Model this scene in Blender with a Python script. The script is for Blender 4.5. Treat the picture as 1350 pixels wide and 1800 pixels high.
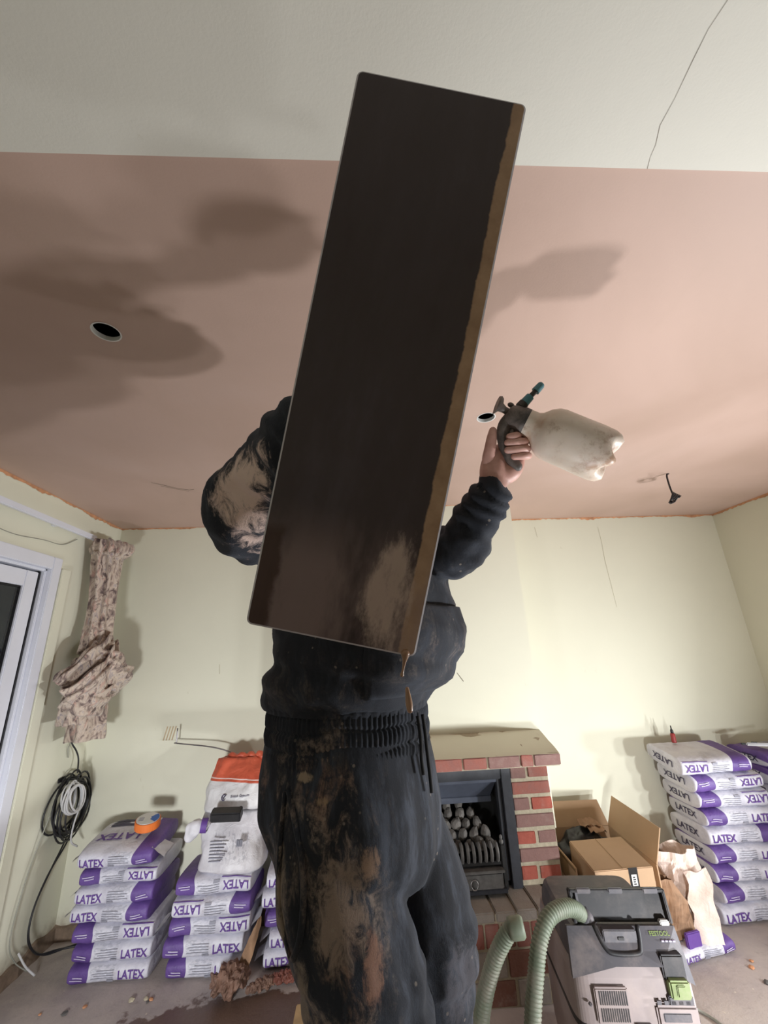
import bpy, bmesh, math, random
from mathutils import Vector, Matrix, noise, Quaternion
random.seed(7)
sc = bpy.context.scene
for o in list(bpy.data.objects): bpy.data.objects.remove(o)
COL = sc.collection
PI = math.pi
V = Vector

# ------------------------------------------------------------------ camera
cam = bpy.data.cameras.new('camera'); cam_o = bpy.data.objects.new('camera', cam); COL.objects.link(cam_o)
cam.sensor_fit = 'HORIZONTAL'; cam.sensor_width = 36; cam.lens = 719.05/1350*36; cam.clip_start = .02
CF = V((.05788728, .94720198, .31536879)); CR = V((.99805099, -.04753257, -.04043367)); CU = V((.02330856, -.31709473, .9481074))
CO = V((0, 0, 1.4807))
cam_o.matrix_world = Matrix(((CR.x, CU.x, -CF.x, CO.x), (CR.y, CU.y, -CF.y, CO.y), (CR.z, CU.z, -CF.z, CO.z), (0, 0, 0, 1)))
sc.camera = cam_o

# ------------------------------------------------------------------ world, exposure (night outside, work lamps inside)
w = bpy.data.worlds.new('world'); sc.world = w; w.use_nodes = True
w.node_tree.nodes['Background'].inputs[0].default_value = (.05, .07, .12, 1)
w.node_tree.nodes['Background'].inputs[1].default_value = .12
sc.view_settings.view_transform = 'Standard'; sc.view_settings.look = 'None'
sc.view_settings.exposure = -0.1; sc.view_settings.gamma = 1; sc.view_settings.use_curve_mapping = False

# work lamps standing on the floor in front of the person, below the frame, the last an added fill: (position, aim, watts, colour, size)
LAMPS = [
    ((2.45, 1.02, .50), (-.2, 1.7, 1.9), 37, (.96, .98, 1), .11, 165),
    ((2.60, 1.32, .52), (-.2, 1.7, 1.9), 18, (.96, .98, 1), .11, 165),
    ((2.52, 2.10, .58), (-.2, 1.6, 1.7), 10, (.96, .98, 1), .11, 160),
    ((1.15, .66, .30), (1.05, 2.6, .55), 7, (.96, .98, 1), .12, 100),
    ((.22, .78, .34), (1.0, .98, 2.4), 2.6, (.96, .98, 1), .10, 60),
    ((-.95, .75, .45), (-.95, 3.0, .6), 13, (.96, .98, 1), .26, 120),  # added fill lamp that brightens the left alcove
]

# ------------------------------------------------------------------ helpers
def link(name, me, mat=None, parent=None, smooth=False):
    o = bpy.data.objects.new(name, me); COL.objects.link(o)
    if mat is not None and len(me.materials) == 0: me.materials.append(mat)
    if parent is not None: o.parent = parent
    if smooth:
        for p in me.polygons: p.use_smooth = True
    return o
def mesh(name, vs, fs, mat=None, parent=None, smooth=False):
    me = bpy.data.meshes.new(name); me.from_pydata([tuple(v) for v in vs], [], fs); me.update()
    return link(name, me, mat, parent, smooth)
def from_bm(name, bm, mat=None, parent=None, smooth=False):
    me = bpy.data.meshes.new(name); bm.to_mesh(me); bm.free()
    return link(name, me, mat, parent, smooth)
def tag(o, label=None, cat=None, group=None, kind=None):
    if label: o['label'] = label
    if cat: o['category'] = cat
    if group: o['group'] = group
    if kind: o['kind'] = kind
    return o
def empty(name, loc=(0, 0, 0), rz=0):
    o = bpy.data.objects.new(name, None); COL.objects.link(o); o.location = loc; o.rotation_euler = (0, 0, rz); o.empty_display_size = .1
    return o
def bm_box(bm, lo, hi, bev=0, M=None):
    c = [(a+b)/2 for a, b in zip(lo, hi)]; s = [abs(b-a) for a, b in zip(lo, hi)]
    r = bmesh.ops.create_cube(bm, size=1); vs = r['verts']
    for v in vs: v.co = V((v.co.x*s[0]+c[0], v.co.y*s[1]+c[1], v.co.z*s[2]+c[2]))
    if bev:
        es = list({e for v in vs for e in v.link_edges})
        rr = bmesh.ops.bevel(bm, geom=es, offset=bev, segments=2, affect='EDGES', clamp_overlap=True)
        vs = list({v for f in rr['faces'] for v in f.verts} | {v for v in vs if v.is_valid})
    if M is not None:
        for v in vs: v.co = M @ v.co
    return vs
def box(name, lo, hi, mat, parent=None, bev=0, M=None):
    bm = bmesh.new(); bm_box(bm, lo, hi, bev, M); return from_bm(name, bm, mat, parent)
def boxes(name, lst, mat, parent=None, bev=0):
    bm = bmesh.new()
    for lo, hi in lst: bm_box(bm, lo, hi, bev)
    return from_bm(name, bm, mat, parent)
def catmull(pts, n):
    pts = [V(p) for p in pts]; out = []
    P = [pts[0]*2-pts[1]]+pts+[pts[-1]*2-pts[-2]]
    for i in range(1, len(P)-2):
        for k in range(n):
            t = k/n; a, b, c, d = P[i-1:i+3]
            out.append(.5*((2*b)+(c-a)*t+(2*a-5*b+4*c-d)*t*t+(3*b-a-3*c+d)*t**3))
    out.append(pts[-1]); return out
def tube_data(pts, rad, seg=10, cap=True, flat=None, ref=None):
    """rad: number or list; flat: (a,b) factors of the two ring axes"""
    n = len(pts); pts = [V(p) for p in pts]
    T = [(pts[min(i+1, n-1)]-pts[max(i-1, 0)]).normalized() for i in range(n)]
    a = V(ref) if ref is not None else (V((0, 0, 1)) if abs(T[0].z) < .9 else V((1, 0, 0)))
    u = (a-T[0]*a.dot(T[0])).normalized(); vs = []; fs = []
    for i in range(n):
        u = (u-T[i]*u.dot(T[i])).normalized(); v = T[i].cross(u)
        r = rad[i] if isinstance(rad, (list, tuple)) else rad
        fa, fb = flat if flat else (1, 1)
        for k in range(seg):
            t = 2*PI*k/seg; vs.append(pts[i]+u*(math.cos(t)*r*fa)+v*(math.sin(t)*r*fb))
    for i in range(n-1):
        for k in range(seg):
            k2 = (k+1) % seg; fs.append((i*seg+k, i*seg+k2, (i+1)*seg+k2, (i+1)*seg+k))
    if cap:
        fs.append(tuple(range(seg-1, -1, -1))); fs.append(tuple((n-1)*seg+k for k in range(seg)))
    return vs, fs
def tube(name, pts, rad, mat, parent=None, seg=8, n=6, smooth=True):
    vs, fs = tube_data(catmull(pts, n) if n else pts, rad, seg); return mesh(name, vs, fs, mat, parent, smooth)
class MB:
    def __init__(s): s.v = []; s.f = []
    def add(s, d):
        o = len(s.v); s.v += [V(p) for p in d[0]]; s.f += [tuple(i+o for i in f) for f in d[1]]; return s
    def limb(s, pts, rad, seg=16, n=6, flat=None, round_ends=True, ref=None):
        P = catmull(pts, n) if n else [V(p) for p in pts]
        R = [q.x for q in catmull([V((r, 0, 0)) for r in rad], n)] if n else list(rad)
        if round_ends:
            t0 = (P[0]-P[1]).normalized(); t1 = (P[-1]-P[-2]).normalized(); p0, p1, r0, r1 = P[0], P[-1], R[0], R[-1]
            P = [p0+t0*r0*.98, p0+t0*r0*.8, p0+t0*r0*.45]+P+[p1+t1*r1*.45, p1+t1*r1*.8, p1+t1*r1*.98]
            R = [r0*.15, r0*.6, r0*.89]+R+[r1*.89, r1*.6, r1*.15]
        return s.add(tube_data(P, R, seg, True, flat, ref))
    def ell(s, c, r, seg=20, rot=None):
        vs = []; fs = []; n = seg//2
        for i in range(n+1):
            th = PI*i/n
            for k in range(seg):
                ph = 2*PI*k/seg; q = V((math.sin(th)*math.cos(ph)*r[0], math.sin(th)*math.sin(ph)*r[1], math.cos(th)*r[2]))
                if rot: q = rot @ q
                vs.append(V(c)+q)
        for i in range(n):
            for k in range(seg):
                k2 = (k+1) % seg; fs.append((i*seg+k, (i+1)*seg+k, (i+1)*seg+k2, i*seg+k2))
        return s.add((vs, fs))
    def loft(s, rings, seg=32):
        """rings: (centre, u, v, ru, rv, power)"""
        vs = []; fs = []
        for c, u, v, ru, rv, p in rings:
            for k in range(seg):
                t = 2*PI*k/seg; ct, st = math.cos(t), math.sin(t)
                vs.append(V(c)+V(u)*(ru*math.copysign(abs(ct)**(2/p), ct))+V(v)*(rv*math.copysign(abs(st)**(2/p), st)))
        n = len(rings)
        for i in range(n-1):
            for k in range(seg):
                k2 = (k+1) % seg; fs.append((i*seg+k, i*seg+k2, (i+1)*seg+k2, (i+1)*seg+k))
        fs.append(tuple(range(seg-1, -1, -1))); fs.append(tuple((n-1)*seg+k for k in range(seg)))
        return s.add((vs, fs))
    def build(s, name, mat, parent=None, smooth=True): return mesh(name, s.v, s.f, mat, parent, smooth)
    def remesh(s, vox, smooth_it=4):
        me = bpy.data.meshes.new('t'); me.from_pydata([tuple(v) for v in s.v], [], s.f); me.update()
        o = bpy.data.objects.new('t', me); COL.objects.link(o)
        m = o.modifiers.new('r', 'REMESH'); m.mode = 'VOXEL'; m.voxel_size = vox; m.adaptivity = 0
        if smooth_it:
            k = o.modifiers.new('s', 'SMOOTH'); k.factor = .5; k.iterations = smooth_it
        dg = bpy.context.evaluated_depsgraph_get(); dg.update()
        out = bpy.data.meshes.new_from_object(o.evaluated_get(dg)); bpy.data.objects.remove(o)
        out.materials.clear()
        return out
def displace(me, fn):
    me.update(); N = [v.normal.copy() for v in me.vertices]
    for v, nn in zip(me.vertices, N): v.co = v.co+nn*fn(v.co)
    me.update()
_txt = {}
def text2d(s, bold=.012):
    """flat outline of a word: verts (x, y) with height 1, centred; faces"""
    if s in _txt: return _txt[s]
    cu = bpy.data.curves.new('t', 'FONT'); cu.body = s; cu.size = 1; cu.offset = bold; cu.resolution_u = 3; cu.align_x = 'CENTER'
    o = bpy.data.objects.new('t', cu); COL.objects.link(o)
    dg = bpy.context.evaluated_depsgraph_get(); dg.update()
    m = o.evaluated_get(dg).to_mesh()
    vs = [(v.co.x, v.co.y) for v in m.vertices]; fs = [tuple(p.vertices) for p in m.polygons]
    o.evaluated_get(dg).to_mesh_clear(); bpy.data.objects.remove(o); bpy.data.curves.remove(cu)
    ys = [v[1] for v in vs]; xs = [v[0] for v in vs]; h = max(ys)-min(ys); cx = (max(xs)+min(xs))/2; cy = (max(ys)+min(ys))/2
    vs = [((x-cx)/h, (y-cy)/h) for x, y in vs]
    _txt[s] = (vs, fs); return _txt[s]

# ------------------------------------------------------------------ materials
def srgb(r, g, b):
    f = lambda c: c/12.92 if c <= .04045 else ((c+.055)/1.055)**2.4
    return (f(r/255), f(g/255), f(b/255), 1)
class N:
    def __init__(s, name, rough=.7, **kw):
        s.m = bpy.data.materials.new(name); s.m.use_nodes = True; s.t = s.m.node_tree; s.n = s.t.nodes; s.b = s.n['Principled BSDF']
        s.b.inputs['Roughness'].default_value = rough
        for k, v in kw.items(): s.b.inputs[k.replace('_', ' ')].default_value = v
        s.co = None
    def set(s, k, v): s.b.inputs[k].default_value = v; return s
    def coord(s):
        if not s.co: s.co = s.n.new('ShaderNodeTexCoord')
        return s.co.outputs['Object']
    def sep(s):
        q = s.n.new('ShaderNodeSeparateXYZ'); s.t.links.new(s.coord(), q.inputs[0]); return q.outputs
    def lk(s, a, b):
        if hasattr(a, 'links') or hasattr(a, 'is_linked'): s.t.links.new(a, b)
        else: b.default_value = a
    def math(s, op, a, b=None, c=None, clamp=False):
        q = s.n.new('ShaderNodeMath'); q.operation = op; q.use_clamp = clamp
        s.lk(a, q.inputs[0])
        if b is not None: s.lk(b, q.inputs[1])
        if c is not None: s.lk(c, q.inputs[2])
        return q.outputs[0]
    def noise(s, scale, detail=4, rough=.5, stretch=None, dist=0, off=(0, 0, 0)):
        q = s.n.new('ShaderNodeTexNoise'); q.inputs['Scale'].default_value = scale; q.inputs['Detail'].default_value = detail
        q.inputs['Roughness'].default_value = rough; q.inputs['Distortion'].default_value = dist
        mp = s.n.new('ShaderNodeMapping'); mp.inputs['Scale'].default_value = stretch or (1, 1, 1); mp.inputs['Location'].default_value = off
        s.t.links.new(s.coord(), mp.inputs[0]); s.t.links.new(mp.outputs[0], q.inputs['Vector']); return q.outputs['Fac']
    def voro(s, scale, feature='F1', stretch=None):
        q = s.n.new('ShaderNodeTexVoronoi'); q.inputs['Scale'].default_value = scale; q.feature = feature
        mp = s.n.new('ShaderNodeMapping'); mp.inputs['Scale'].default_value = stretch or (1, 1, 1)
        s.t.links.new(s.coord(), mp.inputs[0]); s.t.links.new(mp.outputs[0], q.inputs['Vector']); return q.outputs['Distance'], q.outputs.get('Color')
    def ramp(s, fac, stops, interp='LINEAR'):
        q = s.n.new('ShaderNodeValToRGB'); q.color_ramp.interpolation = interp; e = q.color_ramp.elements
        while len(e) < len(stops): e.new(.5)
        for el, (p, c) in zip(e, stops):
            el.position = p; el.color = c if len(c) == 4 else (*c, 1)
        s.lk(fac, q.inputs[0]); return q.outputs[0]
    def step(s, fac, a, b):
        """smooth 0..1 between a and b"""
        q = s.n.new('ShaderNodeMapRange'); q.interpolation_type = 'SMOOTHSTEP'; s.lk(fac, q.inputs[0])
        lo, hi = min(a, b), max(a, b); q.inputs[1].default_value = lo; q.inputs[2].default_value = hi
        q.inputs[3].default_value = 0 if a < b else 1; q.inputs[4].default_value = 1 if a < b else 0
        return q.outputs[0]
    def mix(s, fac, a, b):
        q = s.n.new('ShaderNodeMix'); q.data_type = 'RGBA'; s.lk(fac, q.inputs[0]); s.lk(a, q.inputs[6]); s.lk(b, q.inputs[7]); return q.outputs[2]
    def mul(s, *a):
        r = a[0]
        for b in a[1:]: r = s.math('MULTIPLY', r, b)
        return r
    def rect(s, x, y, x0, x1, y0, y1, e):
        return s.mul(s.step(x, x0-e, x0+e), s.step(x, x1+e, x1-e), s.step(y, y0-e, y0+e), s.step(y, y1+e, y1-e))
    def col(s, c): s.lk(c, s.b.inputs['Base Color']); return s
    def rough(s, c): s.lk(c, s.b.inputs['Roughness']); return s
    def bump(s, h, strength=.3, dist=.01):
        q = s.n.new('ShaderNodeBump'); q.inputs['Strength'].default_value = strength; q.inputs['Distance'].default_value = dist
        s.lk(h, q.inputs['Height']); s.t.links.new(q.outputs[0], s.b.inputs['Normal']); return s
def plain(name, c, rough=.6, var=.12, scale=18, bump=.0, **kw):
    m = N(name, rough, **kw); d = tuple(x*(1-var) for x in c[:3])+(1,); l = tuple(min(1, x*(1+var)) for x in c[:3])+(1,)
    nz = m.noise(scale, 5, .6); m.col(m.ramp(nz, [(.3, d), (.7, l)]))
    if bump: m.bump(m.noise(scale*3, 4, .6), bump, .004)
    return m.m

M = {}
def wall_mat(name, base, dirt=.0):
    m = N(name, .75)
    a = m.noise(1.6, 5, .6); b = m.noise(26, 4, .6); g = m.noise(190, 3, .6)
    c = m.ramp(a, [(.3, tuple(x*.95 for x in base[:3])+(1,)), (.7, base)])
    # scattered scuffs and filler spots
    sp = m.step(m.noise(7, 6, .75, stretch=(1, 1, .5)), .67, .75)
    c = m.mix(m.math('MULTIPLY', sp, .35), c, srgb(176, 168, 140))
    q = m.sep()
    if dirt:
        lo = m.math('MULTIPLY', m.step(m.math('ADD', q[2], m.math('MULTIPLY', b, .12)), .2, .06), .85)
        c = m.mix(lo, c, srgb(120, 92, 68))
    m.col(c); m.bump(m.math('ADD', m.math('MULTIPLY', g, .4), b), .12, .004)
    return m.m
M['wall'] = wall_mat('cream_wall', srgb(226, 225, 206), 1)
M['soffit'] = wall_mat('cream_soffit', srgb(222, 219, 209))
def mk_ceiling():
    m = N('pink_plaster', .62)
    a = m.noise(1.1, 4, .5, dist=.6); b = m.noise(5, 5, .6, stretch=(1, .35, 1), dist=.8)
    c = m.ramp(a, [(.28, srgb(180, 152, 138)), (.55, srgb(193, 165, 152)), (.75, srgb(199, 173, 162))])
    c = m.mix(m.math('MULTIPLY', m.step(b, .5, .75), .25), c, srgb(180, 154, 138))
    m.col(c); m.rough(m.ramp(a, [(.3, (.5,)*3), (.7, (.7,)*3)]))
    m.bump(m.math('ADD', m.noise(160, 3, .6), m.math('MULTIPLY', b, 2)), .06, .004); return m.m
M['ceiling'] = mk_ceiling()
def mk_floor():
    m = N('concrete_screed', .8); q = m.sep()
    a = m.noise(2.2, 6, .65); b = m.noise(22, 5, .7); sp = m.step(m.noise(34, 3, .6), .68, .74)
    c = m.ramp(a, [(.3, srgb(154, 145, 144)), (.52, srgb(182, 171, 166)), (.75, srgb(198, 187, 178))])
    c = m.mix(m.math('MULTIPLY', m.step(b, .55, .75), .4), c, srgb(128, 116, 110))
    c = m.mix(m.math('MULTIPLY', sp, .7), c, srgb(215, 205, 190))
    # wet brown patch on the left, between stacks and person
    e = m.math('ADD', m.math('POWER', m.math('DIVIDE', m.math('ADD', q[0], .55), .52), 2), m.math('POWER', m.math('DIVIDE', m.math('SUBTRACT', q[1], 2.36), .17), 2))
    e = m.math('ADD', e, m.math('MULTIPLY', m.math('SUBTRACT', m.noise(7, 5, .6), .5), 2.6))
    wet = m.step(e, 1.0, .82)
    c = m.mix(wet, c, srgb(104, 84, 74))
    m.col(c); m.rough(m.ramp(wet, [(0, (.85,)*3), (1, (.42,)*3)])); m.bump(m.math('ADD', m.noise(60, 5, .7), m.math('MULTIPLY', a, 2)), .3, .006); return m.m
M['floor'] = mk_floor()
M['smear'] = plain('orange_plaster_smear', srgb(196, 142, 104), .8, .25, 30, .3)
M['upvc'] = plain('white_upvc', srgb(224, 226, 236), .3, .03, 6)
M['gasket'] = plain('black_gasket', srgb(30, 30, 34), .5)
M['black'] = plain('black_painted_metal', srgb(46, 48, 54), .5, .2, 30, .1)
M['hood'] = plain('grey_metal', srgb(92, 98, 112), .4, .2, 9, Metallic=.3)
M['soot'] = plain('sooty_iron', srgb(26, 25, 25), .8, .4, 40, .3)
M['ash'] = plain('ashy_iron', srgb(96, 94, 92), .8, .35, 25, .3)
M['mortar'] = plain('sandy_mortar', srgb(178, 168, 146), .95, .15, 60, .5)
def brick_mat(name, c1, c2, dust=.25):
    m = N(name, .9); a = m.noise(22, 6, .7); d = m.step(m.noise(9, 6, .7), .5, .75)
    info = m.n.new('ShaderNodeObjectInfo')
    base = m.mix(a, c1, c2)
    c = m.mix(m.math('MULTIPLY', d, dust), base, srgb(180, 168, 158))
    m.col(c); m.bump(m.noise(90, 5, .7), .5, .004); return m.m
M['brick_red'] = brick_mat('red_brick', srgb(150, 74, 62), srgb(176, 96, 80))
M['brick_plum'] = brick_mat('plum_brick', srgb(122, 92, 88), srgb(146, 112, 104))
M['brick_mix'] = brick_mat('mottled_brick', srgb(168, 92, 74), srgb(128, 100, 96))
M['brick_dirty'] = brick_mat('dusty_brick', srgb(120, 72, 58), srgb(132, 100, 88), .5)
M['brick_grey'] = brick_mat('plaster_dusted_brick', srgb(142, 134, 128), srgb(166, 158, 148), .6)
M['coal'] = plain('grey_coal', srgb(104, 100, 96), .75, .55, 14, .4)
def cardboard(name, c):
    m = N(name, .85); c2 = tuple(x*.82 for x in c[:3])+(1,)
    m.col(m.mix(m.noise(6, 5, .6), c, c2)); m.bump(m.noise(1, 2, .5, stretch=(320, 20, 20)), .05, .002); return m.m
M['card'] = cardboard('brown_cardboard', srgb(188, 156, 124))
M['card_in'] = cardboard('cardboard_inside', srgb(150, 122, 88))
M['tape_black'] = plain('black_tape', srgb(28, 28, 30), .35)
M['label_white'] = plain('white_label', srgb(225, 225, 222), .6, .05)
M['purple'] = plain('purple_ink', srgb(96, 62, 140), .6, .1)
M['ink_dark'] = plain('dark_ink', srgb(62, 56, 84), .6, .1)
M['ink_grey'] = plain('grey_ink', srgb(150, 150, 162), .7, .1)
M['ink_light'] = plain('pale_ink', srgb(196, 186, 214), .7, .1)
def mk_bag(name='latex_bag_paper', endx=None):
    m = N(name, .55); q = m.sep()
    x, z = q[0], q[2]
    wob = m.math('MULTIPLY', m.math('SUBTRACT', m.noise(4, 2, .5), .5), .012)
    edge = m.math('ADD', m.math('SUBTRACT', x, m.math('MULTIPLY', m.math('MULTIPLY', z, z), 9.0)), wob)
    pur = m.step(edge, .088, .091)
    if endx: pur = m.math('MULTIPLY', pur, m.step(m.math('ADD', x, m.math('MULTIPLY', m.math('ABSOLUTE', m.math('ADD', z, .02)), -.25)), endx, endx-.002))
    paper = m.ramp(m.noise(7, 6, .65), [(.3, srgb(186, 184, 196)), (.5, srgb(212, 211, 222)), (.7, srgb(222, 221, 228))])
    # grey tint panel of small print in the middle
    tint = m.mul(m.step(x, -.035, -.03), m.step(x, .085, .08), m.step(m.noise(60, 2, .5, stretch=(1, 1, 3)), .42, .6), m.step(m.math('ABSOLUTE', z), .034, .03))
    paper = m.mix(m.math('MULTIPLY', tint, .55), paper, srgb(166, 168, 180))
    dirt = m.step(m.noise(11, 6, .7, off=(3, 1, 2)), .56, .76)
    paper = m.mix(m.math('MULTIPLY', dirt, .4), paper, srgb(160, 148, 140))
    pc = m.ramp(m.noise(9, 4, .6), [(.3, srgb(88, 62, 128)), (.7, srgb(112, 84, 156))])
    c = m.mix(pur, paper, pc)
    m.col(c); m.bump(m.math('ADD', m.noise(14, 5, .6, dist=.5), m.math('MULTIPLY', m.noise(60, 3, .6), .3)), .45, .012); return m.m
M['bag'] = mk_bag(); M['bag_end'] = mk_bag('latex_bag_paper_boxed_end', .198)
M['bag_white'] = plain('white_paper_flap', srgb(214, 212, 218), .6, .08, 14, .4)
M['orange_tape'] = plain('orange_tape', srgb(228, 120, 50), .55, .08)
M['blue_print'] = plain('blue_print', srgb(52, 104, 190), .5, .05)
M['black_plastic'] = plain('black_plastic', srgb(36, 36, 38), .45, .3, 20, .1)
def mk_sack_orange():
    m = N('orange_white_sack', .4); q = m.sep()
    h = m.math('ADD', q[2], m.math('MULTIPLY', m.math('SUBTRACT', m.noise(5, 2, .5), .5), .02))
    h = m.math('ADD', h, m.math('MULTIPLY', q[0], .1))
    w_ = m.ramp(m.noise(8, 5, .6), [(.3, srgb(196, 194, 196)), (.7, srgb(226, 225, 226))])
    o_ = m.ramp(m.noise(10, 5, .6), [(.3, srgb(176, 74, 52)), (.7, srgb(214, 104, 76))])
    c = m.mix(m.step(h, .128, .131), w_, o_)
    c = m.mix(m.mul(m.step(h, .140, .142), m.step(h, .147, .145)), c, srgb(226, 205, 200))
    m.col(c); m.bump(m.noise(18, 5, .6, dist=1), .6, .012); return m.m
M['sack_orange'] = mk_sack_orange()
def mk_sack_white():
    m = N('white_printed_sack', .45); q = m.sep()
    w_ = m.ramp(m.noise(8, 5, .6), [(.3, srgb(188, 184, 190)), (.7, srgb(222, 220, 224))])
    pr = m.mul(m.step(m.noise(30, 3, .6, stretch=(3, 3, .6)), .52, .6), m.rect(q[0], q[2], -.09, .1, .05, .17, .015))
    c = m.mix(m.math('MULTIPLY', pr, .5), w_, srgb(140, 138, 148))
    m.col(c); m.bump(m.noise(18, 5, .6, dist=1), .6, .012); return m.m
M['sack_white'] = mk_sack_white()
def mk_torn():
    m = N('torn_paper_sack', .75)
    w_ = m.ramp(m.noise(6, 5, .6), [(.3, srgb(206, 182, 166)), (.6, srgb(232, 214, 204))])
    p = m.step(m.noise(5, 3, .5, off=(2.3, 0.4, 5)), .62, .64)
    c = m.mix(m.math('MULTIPLY', p, .8), w_, srgb(150, 118, 160)); m.col(c); m.bump(m.noise(20, 6, .65, dist=1), .6, .012); return m.m
M['torn'] = mk_torn()
M['kraft'] = plain('brown_kraft_paper', srgb(150, 118, 92), .85, .25, 20, .5)
M['paper_brown'] = plain('wet_brown_paper', srgb(118, 90, 76), .7, .4, 18, .6)
M['paper_red'] = plain('wet_red_paper', srgb(124, 74, 62), .6, .35, 18, .6)
def mk_curtain():
    m = N('patterned_curtain_fabric', .85)
    a = m.noise(20, 5, .6, dist=1.5, stretch=(1, 1, .6)); b = m.noise(13, 4, .6, dist=2, off=(4, 4, 4), stretch=(1, 1, .5)); v, _ = m.voro(30)
    c = m.ramp(a, [(.36, srgb(96, 80, 78)), (.45, srgb(160, 142, 132)), (.55, srgb(204, 188, 172)), (.68, srgb(150, 140, 146))])
    c = m.mix(m.math('MULTIPLY', m.step(b, .57, .66), .7), c, srgb(190, 150, 138))
    c = m.mix(m.math('MULTIPLY', m.step(v, .22, .12), .5), c, srgb(76, 64, 66))
    m.col(c); m.bump(m.noise(220, 2, .5), .1, .002); m.set('Sheen Weight', .2); return m.m
M['curtain'] = mk_curtain()
M['cable_black'] = plain('black_cable', srgb(34, 34, 38), .45)
M['cable_white'] = plain('white_cable', srgb(206, 206, 208), .45)
M['cable_grey'] = plain('thin_grey_cable', srgb(150, 150, 140), .5)
M['wood'] = plain('pale_timber', srgb(186, 158, 120), .7, .2, 14, .2)
def mk_vac(name, c, dust):
    m = N(name, .55); d = m.step(m.noise(9, 6, .7), .4, .75)
    m.col(m.mix(m.math('MULTIPLY', d, dust), c, srgb(176, 160, 152))); m.bump(m.noise(120, 3, .6), .08, .002); return m.m
M['vac_pale'] = mk_vac('pale_vacuum_plastic', srgb(152, 139, 138), .5)
M['vac_dark'] = mk_vac('dusty_dark_plastic', srgb(84, 82, 88), .3)
M['vac_black'] = mk_vac('dusty_black_plastic', srgb(34, 34, 38), .14)
M['vac_green'] = mk_vac('green_latch_plastic', srgb(122, 140, 84), .45)
M['vac_lime'] = plain('lime_plastic', srgb(110, 214, 70), .5)
M['hose'] = mk_vac('grey_green_hose', srgb(112, 122, 104), .5)
M['skin'] = None
def mk_skin():
    m = N('skin', .5); a = m.noise(30, 5, .6)
    c = m.ramp(a, [(.3, srgb(182, 136, 124)), (.7, srgb(208, 164, 152))])
    d = m.step(m.noise(55, 5, .7), .58, .75); c = m.mix(m.math('MULTIPLY', d, .35), c, srgb(128, 100, 88))
    m.col(c); m.set('Subsurface Weight', .08); m.set('Subsurface Radius', (.01, .004, .002)); m.bump(m.noise(160, 4, .6), .2, .002); return m.m
M['skin'] = mk_skin()
def fabric(name, spec):
    """near-black fleece with dust, plaster smears and splashes"""
    m = N(name, .9); q = m.sep(); x, y, z = q[0], q[1], q[2]
    base = m.ramp(m.noise(5, 5, .6), [(.3, (.006, .007, .011, 1)), (.7, (.013, .0165, .026, 1))])
    dust = m.math('MULTIPLY', m.step(m.noise(10, 7, .68, stretch=(2.0, 2.0, .45)), .46, .70), spec.get('dust', .4))
    c = m.mix(dust, base, (.055, .066, .092, 1))
    # plaster smears: blotches inside regions of the garment (x0,x1,z0,z1,strength)
    bl = m.noise(11, 8, .72, stretch=(1.5, 1.5, .75), dist=1.0); fine = m.noise(60, 6, .75)
    bm_ = m.math('MULTIPLY', m.step(bl, .47, .66), m.step(fine, .34, .62))
    for i, (x0, x1, z0, z1, st) in enumerate(spec.get('smear', [])):
        r = m.rect(x, z, x0, x1, z0, z1, .05)
        hue = m.ramp(m.noise(7, 3, .5, off=(i, 2, 5)), [(.35, srgb(104, 92, 84)), (.55, srgb(146, 130, 119)), (.68, srgb(140, 112, 98))])
        c = m.mix(m.mul(r, bm_, st), c, hue)
    for i, (cx, cz, rx, rz, colr, st) in enumerate(spec.get('spot', [])):
        dx = m.math('DIVIDE', m.math('SUBTRACT', x, cx), rx); dz = m.math('DIVIDE', m.math('SUBTRACT', z, cz), rz)
        e = m.math('ADD', m.math('ADD', m.math('POWER', dx, 2), m.math('POWER', dz, 2)), m.math('MULTIPLY', m.math('SUBTRACT', m.noise(24, 7, .78, stretch=(1.5, 1.5, .7), off=(i, 0, 0), dist=.8), .5), 5.5))
        c = m.mix(m.math('MULTIPLY', m.step(e, 1.3, .1), st), c, colr)
    # fine pale splashes
    v, _ = m.voro(38); sp = m.mul(m.step(v, .15, .09), m.step(m.noise(6, 3, .5, off=(7, 1, 1)), .5, .62))
    c = m.mix(m.math('MULTIPLY', sp, .5), c, srgb(150, 138, 126))
    m.col(c); m.set('Sheen Weight', .07); m.set('Sheen Roughness', .5); m.set('Sheen Tint', (.7, .8, 1, 1))
    m.bump(m.math('ADD', m.noise(420, 2, .5), m.noise(30, 4, .6)), .25, .003); return m.m
M['trousers'] = fabric('black_joggers_fleece', dict(dust=.85, smear=[(-.26, .03, .62, 1.24, 1.0), (-.2, .02, .5, .8, .6)],
    spot=[(-.055, 1.02, .05, .10, srgb(146, 128, 116), .85), (.005, .93, .018, .05, srgb(158, 120, 102), .75), (-.0, 1.08, .02, .035, srgb(160, 132, 112), .8), (.2, .79, .05, .07, srgb(108, 104, 112), .4), (-.13, 1.23, .016, .010, srgb(170, 150, 128), .8), (-.09, 1.19, .012, .009, srgb(160, 136, 110), .8), (-.175, .98, .012, .12, srgb(150, 134, 118), .8), (-.13, .84, .014, .10, srgb(150, 134, 118), .7), (-.10, .72, .012, .08, srgb(118, 104, 90), .7)]))
M['hoodie'] = fabric('black_hoodie_fleece', dict(dust=.34, smear=[(.05, .3, 1.38, 1.66, .35), (-.3, .0, 1.3, 1.45, .35)],
    spot=[(-.16, 1.685, .045, .05, srgb(232, 206, 194), .9), (-.205, 1.765, .008, .03, srgb(206, 188, 168), .85), ]))
M['rib'] = fabric('black_ribbing', dict(dust=.25, smear=[(-.2, -.0, 1.2, 1.33, .9)]))
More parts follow.
